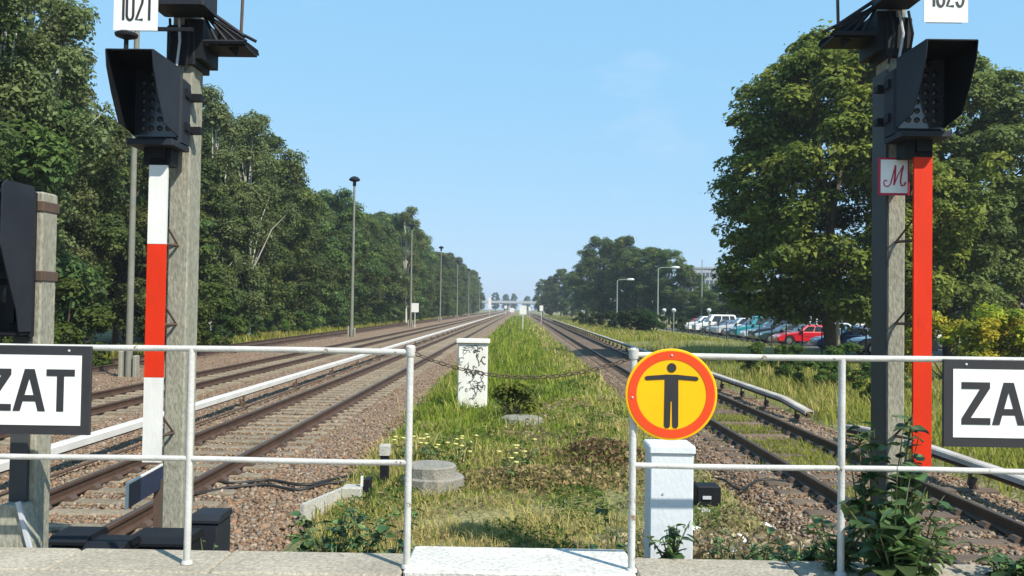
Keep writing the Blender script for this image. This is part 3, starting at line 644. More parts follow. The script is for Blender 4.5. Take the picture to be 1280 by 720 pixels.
# ------------------------------------------------------------------ railings
def railing(x_posts, x0, x1, ref, label, worn):
    base = Vector((sum(x_posts) / len(x_posts), YR, .96)); t = empty('railing', base, label, 'railing')
    zt = P(ref[0], ref[1], YR).z; zl = P(ref[0], ref[2], YR).z
    for i, x in enumerate(x_posts):
        b = MB(base); b.tube([(x, YR, .93), (x, YR, zt - (.004 if i else .0))], 0.0190, 10); b.lathe([(.032, .0), (.030, .012), (.024, .02)], (x, YR, .962), 10)
        if abs(x) < 1.0: b.lathe([(.024, -.03), (.027, -.02), (.027, .02), (.018, .03)], (x, YR, zt + .008), 10)
        b.build('post', worn if abs(x) < 1.0 and x > 0 else 'white_pipe', t, smooth=True)
    b = MB(base); b.tube([(x0, YR, zt)] + [(x0 + (x1 - x0) * k / 8, YR + .002 * math.sin(k * 2), zt - .003 * math.sin(k * .8)) for k in range(1, 8)] + [(x1, YR, zt)], .0168, 10); b.build('top_rail', 'white_pipe', t, smooth=True)
    b = MB(base); b.tube([(x0, YR, zl)] + [(x0 + (x1 - x0) * k / 8, YR, zl - .003 * math.sin(k * 1.1)) for k in range(1, 8)] + [(x1, YR, zl)], .0155, 10); b.build('lower_rail', 'white_pipe', t, smooth=True)
    return zt
xl = [P(237, 560, YR).x, P(511, 560, YR).x]; ztl = railing(xl, -3.3, xl[1], (400, 438.5, 576.5), 'white tubular railing carrying the ZAT board, beside the signal with the banded plate', 'white_pipe')
xr = [P(791, 560, YR).x, P(1052, 540, YR).x]; ztr = railing(xr, xr[0], 3.25, (950, 446, 584), 'white tubular railing carrying the round yellow sign and a ZAT board', 'worn_pipe')

# chain across the gap
t = empty('chain', (0, YR, 1.9), 'dark sagging link chain hung across the gap between the railings', 'chain')
A_, B_ = Vector((xl[1] + .02, YR, ztl - .005)), Vector((xr[0] - .02, YR, ztr - .02)); n = 34; prev = None
b = MB(); prof = [(math.cos(a) * .020, math.sin(a) * .0105) for a in np.linspace(0, 2 * math.pi, 13)]
b.tube([(p[0], 0, p[1]) for p in prof], .0032, 5, caps=False); link_me = b.mesh('link'); link_me.materials.append(mt['plate'])
def cat(u): p = A_.lerp(B_, u); return p + Vector((0, 0, -.115 * 4 * u * (1 - u)))
for i in range(n):
    p, q = cat((i + .1) / n), cat((i + .9) / n); d = (q - p)
    o = obj('link', link_me, None, t); o.location = (p + q) / 2 - Vector((0, YR, 1.9)); o.rotation_euler = (R(90) * (i % 2) + .4, 0, 0)
    o.rotation_mode = 'QUATERNION'; o.rotation_quaternion = d.to_track_quat('X', 'Z') @ Matrix.Rotation(R(90) * (i % 2) + .5, 3, 'X').to_quaternion()

# ------------------------------------------------------------------ ZAT boards
def zat(px0, px1, py0, py1, pin, name_label, lx):
    Y = YR - .035
    a = P(px0, py0, Y); c = P(px1, py0, Y); z1 = a.z if abs(px0 - 640) < abs(px1 - 640) else c.z
    z0 = P(pin, py1, Y).z; x0, x1 = a.x, c.x
    t = empty('sign_board', ((x0 + x1) / 2, Y, z0), name_label, 'sign'); org = t.location
    b = MB(org); b.cbox(x0, x1, Y - .004, Y + .014, z0, z1, .003); b.build('backing', 'sign_black', t)
    m = .050; b = MB(org); b.b2(x0 + m, x1 - m, Y - .0075, Y - .0045, z0 + m, z1 - m); b.build('panel', 'sign_white', t)
    hh = P(90, 462, Y).z - P(90, 514.5, Y).z; zb = z0 + (z1 - z0 - hh) / 2; x = lx
    for ch in 'ZAT':
        wd, polys = GLY[ch]; b = MB(org)
        for pl in polys: b.prism([(x + u * hh * .98, zb + v * hh) for u, v in pl], Y - .0102, Y - .0078)
        b.build('letter', 'sign_black', t); x += wd * hh * .98 + (.012 if ch == 'Z' else .004)
    for xx in (x0 + .12, x1 - .12):
        b = MB(org); b.lathe([(.007, 0), (.007, .003), (.003, .005)], (xx, Y - .004, z1 - .025), 8, 'Y'); b.build('bolt', 'galv', t)
        b = MB(org); b.b2(xx - .015, xx + .015, Y + .0145, Y + .062, z1 - .06, z1 - .01); b.build('clamp', 'galv', t)
zat(-46, 115, 433, 544, 112, 'white ZAT board with black frame on the railing beside the low signal', P(-20, 490, YR - .035).x)
zat(1179, 1342, 449, 558, 1180, 'white ZAT board with black frame on the railing beside the red post', P(1201, 500, YR - .035).x)

# ------------------------------------------------------------------ round sign
Y = YR - .034; c = P(839, 493, Y); r0 = .244
t = empty('round_sign', c, 'round yellow and orange sign showing a black figure with outstretched arms', 'sign')
def disc(name, r, y0, y1, mat, n=48): b = MB(); b.lathe([(r, 0), (r, y1 - y0)], (0, -y0, 0), n, 'Y'); return b.build(name, mat, t)
b = MB(); b.lathe([(r0, -.003), (r0 + .0005, 0), (r0, .004), (r0 - .006, .006)], (0, 0, 0), 56, 'Y'); b.build('disc', 'sign_yellow', t)
b = MB(); ring = []
vs = []; fs = []; N_ = 56
for k in range(N_):
    an = 2 * math.pi * k / N_
    for rad, yy in ((.231, -.0064), (.231, -.0088), (.186, -.0088), (.186, -.0064)): vs.append((rad * math.cos(an), yy, rad * math.sin(an)))
for k in range(N_):
    a, d = k * 4, ((k + 1) % N_) * 4; fs += [(a, a + 1, d + 1, d), (a + 1, a + 2, d + 2, d + 1), (a + 2, a + 3, d + 3, d + 2)]
b.add(vs, fs); b.build('ring', 'sign_red', t)
b = MB(); b.lathe([(.025, 0), (.025, .0024)], (.0, -.0066, .142), 20, 'Y')
b.build('figure_head', 'ink', t)
b = MB(); y0, y1 = -.0090, -.0066
b.prism([(-.036, .106), (.036, .106), (.038, -.166), (.030, -.178), (.014, -.178), (.006, -.168), (.0035, -.034), (-.0035, -.034), (-.006, -.168), (-.014, -.178), (-.030, -.178), (-.038, -.166)], y0, y1)
b.build('figure_body', 'ink', t)
for s in (-1, 1):
    b = MB(); b.prism([(s * .0363, .105), (s * .132, .097), (s * .142, .091), (s * .142, .080), (s * .132, .074), (s * .0366, .080)], y0, y1); b.build('figure_arm', 'ink', t)
for a in (90, 185): b = MB(); b.lathe([(.006, 0), (.006, .003), (.003, .005)], (.208 * math.cos(R(a)), -.0087, .208 * math.sin(R(a))), 8, 'Y'); b.build('bolt', 'galv', t)
b = MB(); b.b2(-.02, .02, .004, .05, -.03 + (ztr - c.z), .03 + (ztr - c.z)); b.build('clamp', 'galv', t)

# ------------------------------------------------------------------ boxes
p0 = P(812, 690, 5.36); p1 = P(866, 690, 5.36); zt = P(840, 557, 5.36).z
t = empty('control_box', (0, 0, 0), 'tall pale grey metal box directly under the round yellow sign', 'box'); t.location = ((p0.x + p1.x) / 2, 5.48, GZ)
b = MB(t.location); b.cbox(p0.x, p1.x, 5.36, 5.60, GZ - .1, zt - .045, .006); b.build('housing', 'box_paint', t)
b = MB(t.location); b.cbox(p0.x - .010, p1.x + .010, 5.345, 5.615, zt - .044, zt, .008); b.build('lid', 'box_paint', t)
b = MB(t.location); b.lathe([(.007, 0), (.007, .006)], ((p0.x * .7 + p1.x * .3), 5.3595, zt - .29), 8, 'Y'); b.build('lock', 'galv', t)

p0 = P(570, 513, 21.6); p1 = P(609, 513, 21.6); zt = P(590, 424, 21.6).z
t = empty('cabinet', ((p0.x + p1.x) / 2, 21.6, 0), 'white trackside cabinet covered in black graffiti scrawls', 'cabinet'); org = t.location; org.z = GZ
t.location = org
b = MB(org); b.cbox(p0.x + .02, p1.x - .02, 21.6, 22.15, GZ - .05, zt - .09, .03); b.build('housing', 'cab_white', t)
b = MB(org); b.cbox(p0.x - .03, p1.x + .03, 21.54, 22.21, zt - .088, zt, .025); b.build('cap', 'cab_white', t)
rr = random.Random(3)
for k in range(38):
    x = rr.uniform(p0.x + .10, p1.x - .14); z = rr.choice([zt - .2, zt - .28, zt - .62, zt - .7, zt - .78, zt - 1.05, zt - 1.2, zt - .5]) + rr.uniform(-.06, .06); pts = [(x, z)]; a = rr.uniform(0, 6)
    for q in range(rr.randint(6, 12)):
        a += rr.uniform(-1.5, 1.5); x += .032 * math.cos(a); z += .032 * math.sin(a); x = min(max(x, p0.x + .06), p1.x - .06); pts.append((x, z))
    b = MB(org); yy = 21.598 - .0002 * k; ribbon(b, pts, rr.uniform(.008, .020), yy - .003, yy); b.build('graffiti', 'ink', t)

# concrete manhole ring and lid, flat slab
p = P(538, 618, 11.9); t = empty('concrete_block', (p.x, 12.2, GZ), 'weathered two step concrete block half sunk in the dry grass', 'concrete block')
b = MB(t.location); b.lathe([(.43, -.2), (.43, .18), (.40, .20), (.36, .20)], (p.x, 12.3, GZ + .1), 14); b.build('base', 'rock', t)
b = MB(t.location); b.lathe([(.355, .0), (.355, .13), (.33, .15), (.02, .16)], (p.x - .04, 12.3, GZ + .301), 14); b.build('lid', 'rock', t)
p = P(652, 521, 19.0); b = MB((p.x, 19, -.1)); b.lathe([(.46, -.06), (.48, .0), (.46, .10), (.40, .13), (.02, .14)], (p.x, 19, -.10), 13); o = b.build('concrete_slab', 'rock', smooth=False); o.location = (p.x, 19, -.1); tag(o, 'flat round grey concrete slab lying in the grass by the twiggy shrub', 'concrete slab')

# axle counter boxes and cables left of the strip
t = empty('junction_box', (0, 0, 0), 'grey capped junction box on a black post in the grass', 'box'); p = P(480, 568, 12.6); t.location = (p.x, 12.6, GZ)
b = MB(t.location); b.cbox(p.x - .07, p.x + .08, 12.55, 12.75, p.z - .01, p.z + .13, .01); b.build('cap', 'concrete', t)
b = MB(t.location); b.b2(p.x - .05, p.x + .06, 12.57, 12.73, GZ - .1, p.z - .012); b.build('post', 'black_metal', t)
t = empty('cable_trough', (0, 0, 0), 'open concrete cable trough end with a black connector beside the gravel', 'cable trough'); p = P(430, 608, 11.4); t.location = (p.x, 11.4, GZ)
q = P(384, 628, 10.6)
b = MB(t.location); dirv = Vector((q.x - p.x, 10.4 - 11.4, 0)); an = math.atan2(dirv.y, dirv.x)
b.box(((p.x + q.x) / 2, 10.95, -.12), (1.15, .05, .26), rz=an); b.build('trough_wall', 'concrete', t)
b = MB(t.location); b.cbox(p.x - .02, p.x + .24, 11.3, 11.55, -.3, .03, .015); b.build('end_block', 'concrete', t)
b = MB(t.location); b.cbox(p.x + .25, p.x + .33, 11.4, 11.6, -.3, .12, .01); b.build('terminal', 'black_metal', t)
b = MB(t.location); b.b2(p.x + .22, p.x + .245, 11.36, 11.42, .031, .16); b.build('tag', 'cab_white', t)
def lay(name, pxs, r, label, z=-.17):
    pts = []
    for px, py in pxs:
        d = ROT @ Vector(((px - 640) / F, -(py - 360) / F, -1)); k = (z - CAM.z) / d.z; pts.append(CAM + d * k)
    sm = []
    for i in range(len(pts) - 1):
        for j in range(5):
            u = j / 5; p_, a_, b_, n_ = pts[max(i - 1, 0)], pts[i], pts[i + 1], pts[min(i + 2, len(pts) - 1)]
            sm.append(.5 * ((2 * a_) + (b_ - p_) * u + (2 * p_ - 5 * a_ + 4 * b_ - n_) * u * u + (3 * a_ - p_ - 3 * b_ + n_) * u ** 3))
    sm.append(pts[-1]); b = MB(); b.tube(sm, r, 7); o = b.build(name, 'cable', smooth=True); tag(o, label, 'cable')
lay('cable', [(246, 597), (290, 604), (335, 600), (380, 606), (420, 598), (462, 590)], .022, 'black cable lying across the gravel just behind its twin')
lay('cable', [(244, 618), (285, 610), (330, 606), (372, 612), (410, 604), (432, 603)], .022, 'black cable lying across the gravel into the cable trough')
lay('cable', [(880, 596), (905, 600), (925, 612), (950, 600), (1000, 604), (1040, 612)], .018, 'thin black cable crossing the stones beside the wooden sleepers')
p = P(884, 604, 11.5); t = empty('junction_box', (p.x, 11.5, GZ), 'small black trackside box with pale fittings behind the pale grey box', 'box')
b = MB(t.location); b.cbox(p.x - .15, p.x + .16, 11.4, 11.7, GZ - .05, .1, .015); b.build('housing', 'black_metal', t)
b = MB(t.location); b.b2(p.x - .08, p.x + .03, 11.38, 11.398, -.06, -.02); b.build('fitting', 'galv', t)
b = MB(t.location); b.cbox(p.x - .16, p.x + .06, 11.1, 11.36, GZ - .05, -.16, .01); b.build('foot_block', 'concrete', t)

# ------------------------------------------------------------------ the two tall signals
def signal(s, D):
    mx = P(*D['mast'], 6.62).x; label = D['label']
    t = empty('signal', (mx, 6.7, GZ), label, 'signal'); O = t.location.copy(); mw, md = D['mw'], .24
    b = MB(O); b.cbox(mx - mw / 2, mx + mw / 2, 6.62, 6.62 + md, GZ - .3, 5.1, .012); b.build('mast', 'mast', t)
    b = MB(O); b.cbox(mx - .2, mx + .2, 6.5, 6.98, GZ - .3, GZ + .25, .03); b.build('footing', 'concrete', t)
    # banded plate
    ax = P(*D['pl0'], 6.36).x; bx = P(*D['pl1'], 6.36).x; ys_ = D['bands']; pxm = (D['pl0'][0] + D['pl1'][0]) / 2
    for (ya, yb, m_) in ys_:
        b = MB(O); b.b2(ax, bx, 6.36, 6.385, P(pxm, yb, 6.36).z, P(pxm, ya, 6.36).z); b.build('plate_band', m_, t)
    zt_, zb_ = P(pxm, ys_[0][0], 6.36).z, P(pxm, ys_[-1][1], 6.36).z
    b = MB(O); b.b2((ax + bx) / 2 - .03, (ax + bx) / 2 + .03, 6.3855, 6.41, zb_ + .05, zt_ - .02); b.build('plate_stiffener', 'black_metal', t)
    for fz in (.08, .45, .72):
        z = zb_ + (zt_ - zb_) * fz; b = MB(O)
        b.tube([((ax + bx) / 2, 6.40, z), (mx + s * -.0, 6.58, z + .0), (mx, 6.63, z)], .012, 6); b.tube([((ax + bx) / 2, 6.40, z + .22), (mx, 6.63, z + .0)], .008, 6); b.build('plate_bracket', 'plate', t)
    b = MB(O); b.b2((ax + bx) / 2 - .055, (ax + bx) / 2 + .055, 6.34, 6.45, zt_ + .001, zt_ + .09); b.build('cable_gland', 'black_metal', t)
    # hooded head
    cx = D['cx']; hw = D['hw']; zt, zb = D['zt'], D['zb']; yb = 6.34; yft, yfb = 5.86, 6.26
    prof = [(yb, zt), (yft + .01, zt), (yft, zt - .012), (yft + .02, zt - .12), (yft + .10, zt - .28), (yft + .22, zt - .46), (yfb, zb + .02), (yb, zb)]
    for q in (-1, 1):
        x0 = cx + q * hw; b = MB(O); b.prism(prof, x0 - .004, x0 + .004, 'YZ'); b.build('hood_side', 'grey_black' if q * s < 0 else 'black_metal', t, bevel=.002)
    b = MB(O); b.b2(cx - hw + .005, cx + hw - .005, yft + .006, yb, zt - .010, zt - .002); b.build('hood_top', 'black_metal', t)
    b = MB(O); b.cbox(cx - hw - .012, cx + hw + .012, yb + .001, yb + .22, zb - .03, zt - .05, .03); b.build('housing', 'grey_black', t)
    b = MB(O); b.b2(cx - hw + .006, cx + hw - .006, yb - .02, yb - .001, zb + .0, zt - .012); b.build('lens_panel', D['panel'], t)
    for i in range(7):
        for j in range(4):
            if i == 6 and j in (0, 3): continue
            x = cx + (j - 1.5) * .062; z = zb + .06 + i * .066
            b = MB(O); b.lathe([(.021, 0), (.020, .006), (.011, .012), (.003, .014)], (x, yb - .0201, z), 10, 'Y'); b.build('lens', 'lens', t, smooth=True)
    b = MB(O); b.cbox(cx - hw - .01, cx + hw + .01, yfb - .04, yb + .2, zb - .075, zb - .031, .01); b.build('bottom_lip', 'grey_black', t)
    b = MB(O); b.b2(cx - .10, cx + .10, yb + .02, yb + .16, zb - .20, zb - .076); b.build('neck', 'black_metal', t)
    for z in (zt - .16, zb + .10):
        b = MB(O); b.box(((cx + mx) / 2 - s * .09, 6.60, z), (abs(cx - mx) + .16, .075, .05)); b.build('mounting_arm', 'black_metal', t)
        for q in (-1, 1):
            b = MB(O); b.b2(cx + q * (hw + .014) - .014, cx + q * (hw + .014) + .014, 6.42, 6.50, z - .03, z + .03); b.build('hinge', 'black_metal', t)
    # number board
    nx0, nx1, nzb = D['nb']; ny = 6.28; b = MB(O); nzt = nzb + .34; b.b2(nx0, nx1, ny, ny + .006, nzb, nzt); b.build('number_board', 'sign_white', t)
    b = MB(O); b.b2(nx0 + .03, nx1 + .25 if s < 0 else nx1 - .03, ny + .0065, ny + .03, nzb + .004, nzb + .03); b.build('board_strut', 'black_metal', t)
    hh = .20; dz = nzb + D['dz']; x = nx0 + .046
    for ch in D['num']:
        b = MB(O)
        for pl in DIG[ch]: ribbon(b, [(x + u * hh * .78, dz + v * hh) for u, v in pl], .017, ny - .0035, ny - .0005)
        b.build('digit', 'sign_black', t); x += {'1': .050, '0': .068, '2': .070, '3': .068}[ch]
    # upper lamp box, bracketry and work platform
    ux = mx - s * 0
    b = MB(O); b.cbox(mx - .17 + (.04 if s < 0 else -.04), mx + .17 + (.10 if s < 0 else -.10), 6.30, 6.60, D['uz'], 5.1, .015); b.build('upper_lamp', 'grey_black', t)
    b = MB(O); b.cbox(mx - mw / 2 - .03, mx + mw / 2 + .03, 6.58, 6.92, D['uz'] - .36, D['uz'] - .06, .01); b.build('mast_clamp', 'black_metal', t)
    i_ = -s
    b = MB(O); b.b2(mx + i_ * .02, mx + i_ * .16, 6.60, 6.95, D['uz'] - .31, D['uz'] - .01); b.build('cable_box', 'black_metal', t)
    for k in range(3):
        x = mx - .08 + k * .07; b = MB(O); b.tube([(x, 6.57, D['uz'] - .02), (x + .02, 6.54, D['uz'] - .2), (x - .01, 6.56, D['uz'] - .42)], .010, 6); b.build('conduit', 'galv' if k == 1 else 'black_metal', t)
    zf = D['uz'] - .22; x0 = mx + i_ * .12; x1 = mx + i_ * .47
    b = MB(O); b.box(((x0 + x1) / 2, 6.80, zf + .03), (abs(x1 - x0), .30, .018)); b.build('step_floor', 'black_metal', t)
    b = MB(O); b.prism([(x0, zf + .30), (x0 + i_ * .03, zf + .32), (x1, zf + .085), (x1 + i_ * .01, zf + .042), (x0, zf + .042)], 6.96, 6.975); b.build('step_back', 'black_metal', t)
    for k in range(5):
        q = .04 + k * .075; b = MB(O); b.tube([(x0 + i_ * q * .2, 6.62, zf + .31 - q * .22), (x0 + i_ * (.10 + q), 6.62, zf + .05)], .013, 6); b.build('step_bar', 'black_metal', t)
    b = MB(O); b.tube([(x0, 6.62, zf + .33), (x1, 6.62, zf + .09), (x1, 6.62, zf + .045), (x0, 6.62, zf + .045)], .016, 6); b.build('step_frame', 'grey_black', t)
    b = MB(O); b.prism([(x0 + i_ * .20, zf + .02), (x0 + i_ * .28, zf + .02), (x0 + i_ * .27, zf - .05)], 6.70, 6.71); b.build('step_fin', 'black_metal', t)
    b = MB(O); rx = x0 + i_ * .33; b.tube([(rx - i_ * .02, 6.66, zf + .05), (rx, 6.66, 5.2)], .012, 6); b.build('guard_rod', 'plate', t)
    return t, O, mx
HZ = lambda px, py, Y: P(px, py, Y).z
tl, Ol, mxl = signal(-1, dict(mast=(220, 400), mw=.155, pl0=(182, 390), pl1=(205, 390), bands=((198, 304.7, 'band_white'), (305, 471.7, 'band_red'), (472, 578, 'band_white')),
    label='tall signal number 1021 on a concrete mast with a white and red banded plate', cx=-2.655, hw=.158, zt=HZ(160, 60, 5.86), zb=HZ(190, 170, 6.3), panel='panel',
    nb=(P(142, 20, 6.28).x, P(197, 20, 6.28).x, HZ(170, 38, 6.28)), dz=.075, num='1021', uz=HZ(232, 5, 6.3)))
b = MB(Ol); px_ = P(158, 44, 6.25); b.lathe([(.02, -.02), (.075, .0), (.08, .018), (.05, .035)], (px_.x, 6.25, px_.z - .01), 16); b.build('lamp_disc', 'grey_black', tl, smooth=True)
b = MB(Ol); b.tube([(px_.x, 6.25, px_.z - .03), (px_.x, 6.25, HZ(160, 60, 5.86) - .002)], .017, 8); b.build('lamp_stem', 'black_metal', tl)
trr, Or, mxr = signal(1, dict(mast=(1120, 400), mw=.135, pl0=(1142, 390), pl1=(1165, 390), bands=((190, 583, 'band_red'),),
    label='tall signal on a concrete mast with a plain red plate and an M sign', cx=2.865, hw=.168, zt=HZ(1190, 48, 5.86), zb=HZ(1165, 160, 6.3), panel='panel_gloss',
    nb=(P(1155, 15, 6.28).x, P(1210, 15, 6.28).x, HZ(1182, 28, 6.28)), dz=.115, num='1023', uz=HZ(1110, -6, 6.3)))
# M sign on the right mast
t, O = trr, Or; Y = 6.50
b = MB(O); b.b2(mxr - .0675 - .018, mxr - .0685, 6.612, 6.87, GZ, 4.2); b.build('dark_strip', 'strip_dark', trr)  # added strip: its dark colour stands in for the mast's shaded left face
x0, x1, z0, z1 = P(1098, 220, Y).x, P(1137, 220, Y).x, HZ(1117, 244, Y), HZ(1117, 197, Y)
b = MB(O); b.cbox(x0, x1, Y, Y + .012, z0, z1, .003); sg = b.build('m_sign', 'm_red', t)
b = MB(O); b.b2(x0 + .016, x1 - .016, Y - .003, Y - .0005, z0 + .016, z1 - .016); b.build('m_panel', 'sign_white', sg)
mm = MB(O); k = (x1 - x0) / 112; oz = z1 - .008
def mp_(pts): return [(x0 + (u - 297) * k, oz - (v - 2) * k) for u, v in pts]
ribbon(mm, mp_([(328, 84), (320, 80), (315, 88), (318, 100), (330, 104), (340, 94), (346, 70), (353, 42), (358, 28)]), .0085, Y - .006, Y - .0032)
mm2 = MB(O); ribbon(mm2, mp_([(357, 26), (356, 60), (352, 98)]), .013, Y - .0066, Y - .0038)
mm3 = MB(O); ribbon(mm3, mp_([(353, 96), (366, 62), (380, 36), (386, 26)]), .0075, Y - .006, Y - .0032)
mm4 = MB(O); ribbon(mm4, mp_([(385, 28), (378, 60), (375, 86), (379, 100), (388, 98), (394, 86)]), .011, Y - .0068, Y - .004)
for q in (mm, mm2, mm3, mm4): q.build('m_stroke', 'm_red', sg)
b = MB(O); b.b2(x0 + .05, x1 - .05, Y + .0125, 6.615, (z0 + z1) / 2 - .04, (z0 + z1) / 2 + .04); b.build('sign_bracket', 'black_metal', t)

# ------------------------------------------------------------------ low signal at the platform corner
px = P(38, 400, 5.2).x; t = empty('signal', (px, 5.25, GZ), 'low black hooded signal on a short concrete post behind the ZAT board', 'signal'); O = t.location.copy()
zt = HZ(52, 240, 5.2); b = MB(O); b.cbox(px - .075, px + .068, 5.18, 5.35, GZ - .3, zt, .01); b.build('post', 'mast', t)
z1 = HZ(36, 630, 5.1); b = MB(O); b.prism([(px - .10, GZ - .2), (px + .13, GZ - .2), (px + .12, .98), (px + .055, z1), (px - .075, z1)], 5.06, 5.178); b.build('foot', 'mast', t, bevel=.006)
b = MB(O); b.box((px + .085, 5.045, z1 - .12), (.022, .02, .30), ry=R(-16)); b.build('brace', 'galv', t)
b = MB(O); b.b2(px - .072, px + .03, 5.150, 5.1788, z1 + .002, zt - .12); b.build('dark_strip', 'strip_dark', t)  # added dark strip down the front of the post
for py in (258, 345):
    z = HZ(52, py, 5.2); b = MB(O); b.b2(px - .082, px + .075, 5.172, 5.358, z - .03, z + .03); b.build('clamp_band', 'plate', t, bevel=.004)
    b = MB(O); b.b2(px - .16, px - .02, 5.05, 5.171, z - .022, z + .022); b.build('bracket_arm', 'black_metal', t)
cx, hw = P(-6, 330, 5.0).x, .145; zt, zb = HZ(10, 228, 4.95), HZ(10, 415, 5.0)
prof = [(5.12, zt), (4.84, zt), (4.80, zt - .03), (4.80, zt - .36), (4.86, zt - .5), (4.97, zb + .12), (5.0, zb), (5.12, zb)]
for q in (-1, 1): b = MB(O); b.prism(prof, cx + q * hw - .004, cx + q * hw + .004, 'YZ'); b.build('hood_side', 'grey_black', t, bevel=.002)
b = MB(O); b.b2(cx - hw + .005, cx + hw - .005, 4.845, 5.11, zt - .01, zt - .002); b.build('hood_top', 'black_metal', t)
b = MB(O); b.cbox(cx - hw - .006, cx + hw + .006, 5.121, 5.165, zb - .03, zt - .02, .015); b.build('housing', 'black_metal', t)
b = MB(O); b.b2(cx + .02, px - .03, 5.08, 5.118, zb + .05, zt - .1); b.build('side_cover', 'black_metal', t)
for z in (zt - .2, zb + .22): b = MB(O); b.lathe([(.06, 0), (.058, .01), (.03, .02)], (cx, 5.119, z), 14, 'Y'); b.build('lens', 'lens', t, smooth=True)
b = MB(O); b.b2(cx - hw + .006, cx + hw - .006, 5.02, 5.12, zb - .02, zb - .004); b.build('bottom_lip', 'black_metal', t)

# ------------------------------------------------------------------ dark lineside cases behind the platform edge
def case(pxa, pxb, py, Y, dep, label, mat, bolts):
    a, c = P(pxa, py, Y), P(pxb, py, Y); t = empty('equipment_case', ((a.x + c.x) / 2, Y + dep / 2, GZ), label, 'equipment case'); O = t.location.copy()
    b = MB(O); b.cbox(a.x, c.x, Y, Y + dep, GZ - .1, a.z - .05, .012); b.build('housing', mat, t)
    w_ = c.x - a.x; b = MB(O); b.prism([(Y - .012, a.z - .049), (Y - .012, a.z - .03), (Y + .05, a.z), (Y + dep - .03, a.z), (Y + dep + .012, a.z - .049)], a.x - .012, c.x + .012, 'YZ'); b.build('lid', mat, t)
    for k in range(bolts):
        b = MB(O); b.lathe([(.012, 0), (.012, .008), (.005, .012)], (a.x + w_ * (k + 1) / (bolts + 1), Y, a.z - .12), 8, 'Y'); b.build('bolt', 'galv', t)
case(160, 231, 673, 5.75, .32, 'black cast equipment case with bolts at the foot of the banded signal', 'black_metal', 3)
case(238, 272, 645, 6.35, .30, 'dark grey equipment case standing beside the railing post', 'grey_black', 0)
case(62, 106, 671, 5.55, .30, 'low black equipment case between the low signal and the rail', 'black_metal', 2)
case(106, 152, 680, 5.5, .26, 'smaller black case with a pale latch next to the bolted case', 'black_metal', 1)
# navy plate on a stake
a, c = P(159, 612, 7.3), P(203, 598, 8.2); t = empty('marker_plate', (c.x, 8.0, GZ), 'navy blue plate with white edge on a dark stake beside the mast', 'sign'); O = t.location.copy()
b = MB(O); d = Vector((c.x - a.x, .9, 0)); an = math.atan2(d.y, d.x); mid = (a + c) / 2
b.box((mid.x, 7.75, (a.z + c.z) / 2 - .02), (d.length, .012, .20), rz=an); b.build('plate', 'blue', t)
b = MB(O); b.box((mid.x, 7.75, (a.z + c.z) / 2 + .088), (d.length, .02, .014), rz=an); b.box((a.x, 7.30, (a.z + c.z) / 2 - .02), (.014, .022, .202), rz=an); b.build('edge', 'band_white', t)
b = MB(O); b.b2(c.x - .05, c.x + .02, 8.13, 8.2, GZ - .2, c.z); b.build('stake', 'plate', t)

# ------------------------------------------------------------------ lamp poles on the left
for k, (Y, h_, tilt) in enumerate(((30.5, 12.6, .0), (72, 12.7, .002), (111, 12.6, -.003), (152, 12.6, .002), (193, 12.4, 0), (236, 12.5, 0), (300, 12.5, 0))):
    X = -13.75 if k else -13.55
    t = empty('lamp_pole', (X, Y, GZ), ['tall grey lamp pole on a concrete block behind the banded signal', 'tall lamp pole with a dark mushroom lamp standing clear of the wood', 'tall lamp pole standing beside the small white track marker', 'tall slim lamp pole beyond the white track marker', 'tall lamp pole far along the wood', 'tall lamp pole far along the wood', 'tall lamp pole far along the wood'][k], 'lamp pole', 'far lamp poles' if k > 3 else None); O = t.location.copy()
    t.rotation_euler.y = tilt
    b = MB(); b.tube([(0, 0, -.2), (0, 0, 1.1), (0, 0, h_)], [.17, .15, .085] if k else [.125, .12, .09], 10); b.build('pole', 'pole', t, smooth=True)
    b = MB(); b.cbox(-.32, -.18, -.15, .15, -.3, .95, .03); b.build('base_block', 'mast', t)
    b = MB(); b.cbox(.18, .32, -.15, .15, -.3, .8, .03); b.build('base_block', 'mast', t)
    b = MB(); b.lathe([(.10, -.55), (.15, -.45), (.13, -.2), (.42, -.1), (.46, .0), (.34, .16), (.12, .26), (.03, .28)], (0, 0, h_ + .3), 16); b.build('lamp_head', 'black_metal', t, smooth=True)

# lamp posts with arms on the right
for k, (px, top, Y, arm, label) in enumerate(((771, 350, 112, 1.9, 'slim lamp post with a short arm nearest the clump of trees'), (822, 335, 98, 2.3, 'taller lamp post with a long arm over the grass verge'))):
    p = P(px, 400, Y); h_ = HZ(px, top, Y); t = empty('street_lamp', (p.x, Y, -.05), label, 'street lamp'); O = t.location.copy()
    b = MB(); b.tube([(0, 0, -.2), (0, 0, h_ * .5), (0, 0, h_)], [.10, .08, .06], 8); b.build('post', 'pole_green', t, smooth=True)
    b = MB(); b.tube([(0, 0, h_ - .05), (.3, 0, h_ + .1), (arm * .7, 0, h_ + .14)], .045, 6); b.build('arm', 'pole_green', t)
    b = MB(); b.lathe([(.03, 0), (.13, .12), (.17, .5), (.13, .9), (.04, 1.0)], (arm * .62, 0, h_ + .14), 10, 'X'); b.build('lamp_head', 'glass', t, smooth=True)
p = P(877, 400, 125); t = empty('mast_pole', (p.x, 125, -.05), 'plain thin pale mast in front of the grey office block', 'mast'); b = MB(); b.tube([(0, 0, -.2), (0, 0, HZ(877, 325, 125))], [.11, .06], 8); b.build('pole', 'pole_green', t); b = MB(); b.lathe([(.09, 0), (.09, .12)], (0, 0, HZ(877, 325, 125)), 8); b.build('finial', 'galv', t)
